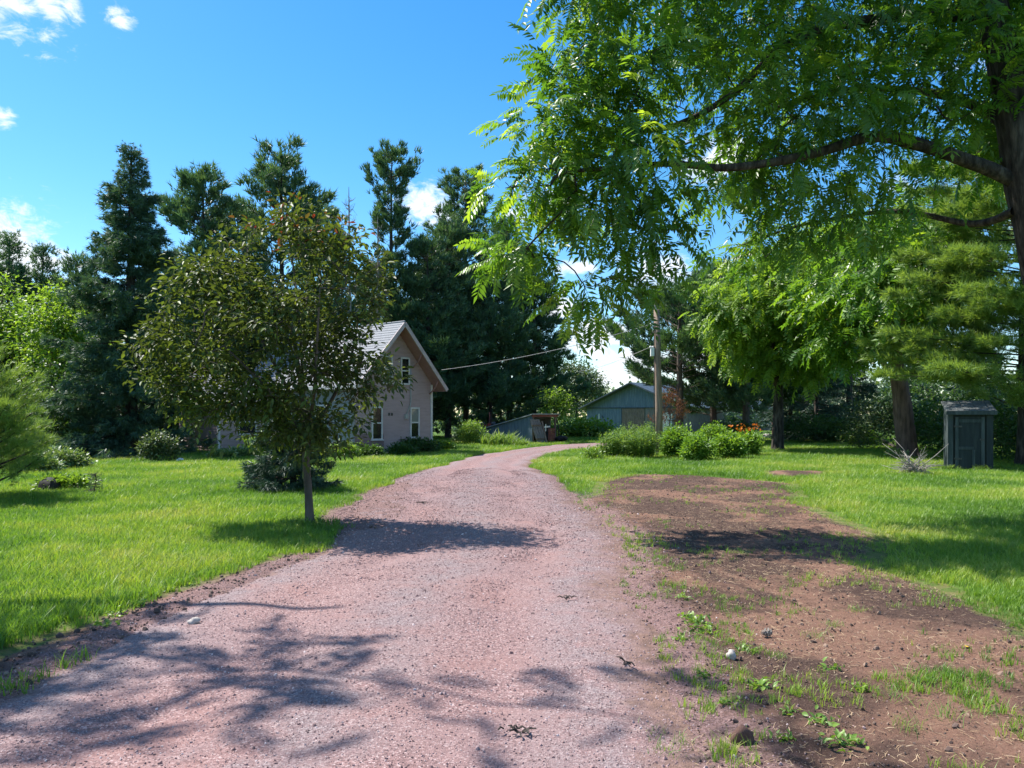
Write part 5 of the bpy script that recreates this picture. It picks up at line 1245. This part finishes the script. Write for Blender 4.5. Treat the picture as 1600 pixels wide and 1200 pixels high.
# flower bed in front of the pole: tall stalks left, leafy bushes right, lilies at the end
for i, (px, py, rad, h, lab) in enumerate([(962, 716, .65, 1.05, 'leftmost clump of tall grassy stalks in the flower bed'), (985, 703, .7, 1.25, 'tall stalks at the back left of the flower bed'), (1002, 717, .6, 1.2, 'dense tall stalks in the front middle of the flower bed left half'), (1025, 704, .7, 1.35, 'tall stalks just in front of the utility pole')]):
    stalks('goldenrod_clump', lab, G(px, py), rad, h * 1.08, 130, 'bedgrass', 150 + i, .23, .18, per=22)
for i, (px, py, rx, rz, lab) in enumerate([(1062, 716, .75, .68, 'large leafy bush right of the tall stalks in the flower bed'), (1092, 721, .6, .5, 'low leafy bush at the front middle of the flower bed'), (1112, 706, .8, .68, 'bushy green plant at the back middle of the flower bed'), (1138, 718, .6, .52, 'leafy bush at the front right of the flower bed'), (1168, 714, .55, .5, 'rightmost leafy bush at the end of the flower bed')]):
    shrub('garden_bush', lab, G(px, py), rx * 1.1, rz * 1.08, 300, 13, .12, 'bedleaf', 160 + i, spread=.1)
stalks('daylily_clump', 'orange blooming lilies at the back right of the flower bed', G(1165, 700), .8, 1.2, 36, 'bedgrass', 170, .8, .05, per=9, blade=True, flower='orange', nfl=30)
stalks('rusty_dock_plant', 'rust-red dried plant at the left end of the flower bed', G(939, 715), .22, .5, 14, 'redplant', 171, .16, .2, per=8)
shrub('garden_bush', 'low light green plant at the left front corner of the flower bed', G(925, 719), .4, .22, 60, 12, .1, 'weed', 172)
# shrubs by the shed and the house
shrub('lilac_shrub', 'round light green shrub left of the lean-to shed', G(738, 694), .95, .75, 240, 13, .12, 'bedgrass', 180, spread=.12)
stalks('tall_grass_clump', 'mound of tall green grass against the blue shed wall', G(784, 697), 1.2, .95, 110, 'bedgrass', 181, .85, .05, per=9, blade=True, ry=.8)
stalks('tall_grass_clump', 'shorter grass mound at the foot of the shed corner', G(806, 698), .7, .6, 60, 'bedgrass', 182, .55, .05, per=9, blade=True)
shrub('pale_shrub', 'small pale shrub standing right of the house corner', G(716, 692), .55, .5, 90, 12, .11, 'hosta', 183)
stalks('daylily_clump', 'few orange lilies between the round shrub and the shed', G(760, 690), .45, 1.0, 12, 'bedgrass', 184, .7, .05, per=8, blade=True, flower='orange', nfl=9)
for i, (px, py, rx, rz, mat, lab) in enumerate([(655, 708, 1.0, .34, 'broad_dark', 'dark low shrub along the right end of the gable wall'), (628, 712, .7, .24, 'broad_dark', 'low dark plants under the gable wall middle'), (690, 704, .6, .22, 'weed', 'low weeds in front of the right house corner'),
                                                (575, 715, .6, .22, 'broad_dark', 'low dark plants under the left lower window'), (535, 717, .8, .3, 'weed', 'green weeds at the left corner of the gable wall'), (412, 712, .9, .5, 'bedleaf', 'bright leafy bush in front of the side wing'),
                                                (378, 716, .7, .2, 'hosta', 'pale leafy plants in front of the side wing'), (345, 718, .6, .14, 'hosta', 'low pale plants at the left end of the house'), (248, 722, .75, .62, 'olive', 'small grey-green shrub at the edge of the left wood'),
                                                (88, 732, 1.0, .35, 'hosta', 'mound of pale leaves in front of the left wood'), (55, 738, .8, .3, 'hosta', 'pale weeds left of the pale leaf mound'), (100, 766, .55, .12, 'weed', 'low leafy patch around the charred stump')]):
    shrub('shrub', lab, G(px, py), rx, rz, int(150 + 90 * rx), 12, .11, mat, 190 + i, ry=rx * .7, spread=.1)
for i, (px, py, Y, rx, rz, mat, lab) in enumerate([(1362, 640, 38, 1.7, 1.5, 'olive', 'grey-green willowy bush left of the red-brown trunk'), (1350, 668, 43, .7, .55, 'yellowgreen', 'bright lime bush at the end of the right lawn'), (905, 662, 62, 3.2, .7, 'weed', 'bright tall weeds in front of the distant round tree'),
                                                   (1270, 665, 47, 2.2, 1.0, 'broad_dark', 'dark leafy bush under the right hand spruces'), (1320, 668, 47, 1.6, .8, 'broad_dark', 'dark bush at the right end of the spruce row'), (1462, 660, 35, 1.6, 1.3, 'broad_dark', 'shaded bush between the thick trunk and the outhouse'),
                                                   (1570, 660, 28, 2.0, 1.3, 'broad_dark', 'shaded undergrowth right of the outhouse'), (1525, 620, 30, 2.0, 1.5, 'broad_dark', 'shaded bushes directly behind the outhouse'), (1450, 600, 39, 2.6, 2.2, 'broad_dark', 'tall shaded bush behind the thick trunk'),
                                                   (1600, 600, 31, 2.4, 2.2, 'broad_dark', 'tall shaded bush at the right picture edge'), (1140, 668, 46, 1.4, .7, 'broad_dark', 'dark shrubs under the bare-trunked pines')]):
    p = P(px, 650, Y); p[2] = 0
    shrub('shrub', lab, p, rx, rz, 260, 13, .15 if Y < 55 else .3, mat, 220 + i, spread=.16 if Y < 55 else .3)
shrub('pale_fern', 'small pale plant at the foot of the red-brown trunk', G(1404, 719), .3, .22, 40, 10, .12, 'hosta', 240)
stalks('tall_grass_clump', 'uncut grass around the foot of the ornamental tree', (-3.1, 11.85, 0), .5, .2, 60, 'bedgrass', 185, .18, .06, per=9, blade=True, ry=.35)
for dx, dy, lab in ((.0, -.12, 'tufts of uncut grass at the left foot of the outhouse'), (.75, -.45, 'tufts of uncut grass under the outhouse door')):
    stalks('tall_grass_clump', lab, (OX + dx, 24.0 + dy, 0), .34, .26, 40, 'bedgrass', 186 + int(dx * 4), .24, .05, per=8, blade=True, ry=.14)
# weeds on the bare dirt
ORD = ['nearest', 'second nearest', 'third nearest', 'fourth nearest', 'fifth nearest', 'sixth nearest', 'seventh nearest', 'eighth nearest', 'ninth nearest', 'tenth nearest', 'eleventh nearest', 'twelfth nearest', 'thirteenth nearest', 'fourteenth nearest', 'fifteenth nearest', 'sixteenth nearest', 'seventeenth nearest', 'eighteenth nearest', 'nineteenth nearest', 'twentieth nearest', 'twenty-first nearest', 'twenty-second nearest', 'twenty-third nearest', 'farthest']
def weed(px, py, sz, label, group, seed, blade=False):
    loc = gz(G(px, py)); sz *= .66 if not blade else .85
    root = empty('weed', loc, 0, label, 'weed', group); rr = np.random.default_rng(seed)
    n = rr.integers(26, 44) if not blade else rr.integers(40, 75)
    a = rr.uniform(0, 6.28, n); d = np.stack([np.cos(a), np.sin(a), rr.uniform(.05, 1.6, n) ** 1.3 if not blade else rr.uniform(.25, 3, n)], 1)
    if blade:
        w_ = .035; tv = np.array([(0, -w_ * .4, 0), (0, w_ * .4, 0), (.5, -w_ * .5, .04), (.5, w_ * .5, .04), (1, 0, -.22)]); tf = np.array([(0, 2, 3), (0, 3, 1), (2, 4, 3)])
    else:
        w_ = rr.uniform(.4, .6); tv = np.array([(0, 0, 0), (.3, w_ * .45, .06), (.65, w_ * .4, .0), (1, 0, -.25), (.65, -w_ * .4, .0), (.3, -w_ * .45, .06), (.5, 0, -.03)]); tf = np.array([(0, 6, 1), (1, 6, 2), (2, 6, 3), (3, 6, 4), (4, 6, 5), (5, 6, 0)])
    sp = sz * (.42 if not blade else .35); p = rr.normal(size=(n, 3)) * (sp, sp, 0) + (0, 0, 0)
    if not blade: p[:, 2] = np.abs(rr.normal(size=n)) * sz * .18
    add_obj('leaves', scatter_mesh('leaves', tv, tf, p, frames(d, rr.normal(size=n) * .5), sz * rr.uniform(.25, .62, n) * (1 if not blade else 1.25), rr.uniform(.1, 1, n)), M['weed'] if not blade else M['bedgrass'], root)
def weeds(lst, text, group, seed, blade=False):
    lst = sorted(lst, key=lambda q: -q[1])
    for i, (px, py, s) in enumerate(lst): weed(px, py, s, '%s, %s to the camera of its kind' % (text, ORD[i]), group, seed + i, blade)
weeds([(1090, 992, .20), (1075, 980, .14), (1105, 1000, .14), (1188, 1090, .17), (1135, 1115, .12), (1165, 1030, .12), (1300, 1058, .12), (1100, 1065, .1), (1060, 1010, .1), (1065, 945, .12), (1280, 1145, .14), (1230, 1130, .1), (1310, 1185, .16), (1225, 1170, .1), (1130, 1088, .08), (1345, 1090, .1), (1330, 1175, .12)], 'broad-leaved weed on the bare dirt', 'broad-leaved weeds on the dirt', 300)
weeds([(1175, 1035, .15), (1275, 1005, .16), (1300, 985, .12), (1050, 920, .15), (1060, 900, .14), (1040, 935, .12), (1080, 870, .14), (1340, 965, .14), (1400, 960, .14), (1460, 958, .12), (1440, 1080, .22), (1400, 1105, .18), (1040, 1180, .17), (1070, 1165, .12), (1020, 1150, .12), (1420, 1150, .18), (1480, 1140, .17), (1540, 1130, .16), (1160, 873, .12), (1215, 1040, .12), (975, 920, .1), (1030, 880, .12)], 'thin grass tuft on the bare dirt', 'grass tufts on the dirt', 330, True)
weeds([(238, 930, .16), (215, 950, .14), (262, 925, .12), (185, 965, .18), (160, 985, .16), (300, 915, .12)], 'leafy weed at the left lawn edge', 'weeds at the left lawn edge', 370)
# ------------------------------------------------------------------ far wood behind everything, one mass
def woodland():
    r = np.random.default_rng(55); Pn, D, S = [], [], []; segs = []
    spots = [(-62 + k * 3.1 + r.normal() * .7, 60 + r.uniform(0, 16) - .1 * k, r.uniform(9, 14)) for k in range(21)] + [(8 + k * 3.2 + r.normal(), 66 + r.uniform(0, 16) - (k > 6) * 8, r.uniform(8, 12.5)) for k in range(5, 20)] + [(-26 + k * 2.2, 44 + r.uniform(0, 8), r.uniform(6, 8.5)) for k in range(9)] + [(-38 + k * 2.2, 40 + r.uniform(0, 6), r.uniform(7, 9.5)) for k in range(6)]
    for (x, y, h) in spots:
        segs.append((np.array([x, y, 0]), np.array([x, y, h * .95]), .2, .03)); w = r.uniform(2.2, 3.0)
        m_ = 620; t = r.uniform(0, 1, m_) ** 1.15; a = r.uniform(0, 6.28, m_); L = w * (1 - t) ** .7 * np.sqrt(r.uniform(.15, 1, m_)) * (.8 + .35 * np.sin(t * 40 + a * 2))
        Pn.append(np.stack([x + np.cos(a) * L, y + np.sin(a) * L, .3 + t * (h - .3) + L * .05], 1)); D.append(np.stack([np.cos(a), np.sin(a), r.uniform(-.4, .6, m_)], 1)); S.append(r.uniform(.5, .95, m_))
    Pn = np.vstack(Pn); D = np.vstack(D); S = np.concatenate(S); tv, tf = tuft_t(5, .95, .24, 3)
    o = add_obj('woodland', scatter_mesh('woodland', tv, tf, Pn, frames(D, r.uniform(0, 6, len(D))), S, r.uniform(0, 1, len(D))), M['spruce'])
    tag(o, 'dark conifer wood closing the view behind the yard', 'wood', kind='stuff')
woodland()

def far_woodland():
    r = np.random.default_rng(56); n = 26000; x = r.uniform(-190, 230, n); y = 150 + r.uniform(0, 50, n) + .12 * np.abs(x)
    h = 3.0 + 6.5 * fbm(x * .11, y * .05, 3, 4) + np.where(x > 28, 4, 0) + np.where(x < -6, 4, 0); z = r.uniform(0, 1, n) ** .8 * h
    tv, tf = leaf2_t(.8); d = r.normal(size=(n, 3)); d[:, 2] += .3
    o = add_obj('far_woodland', scatter_mesh('far_woodland', tv, tf, np.stack([x, y, z], 1), frames(d, r.uniform(0, 6, n)), r.uniform(.7, 1.5, n), r.uniform(0, 1, n)), M['olive'])
    tag(o, 'distant line of green woodland on the horizon', 'wood', kind='stuff')
far_woodland()
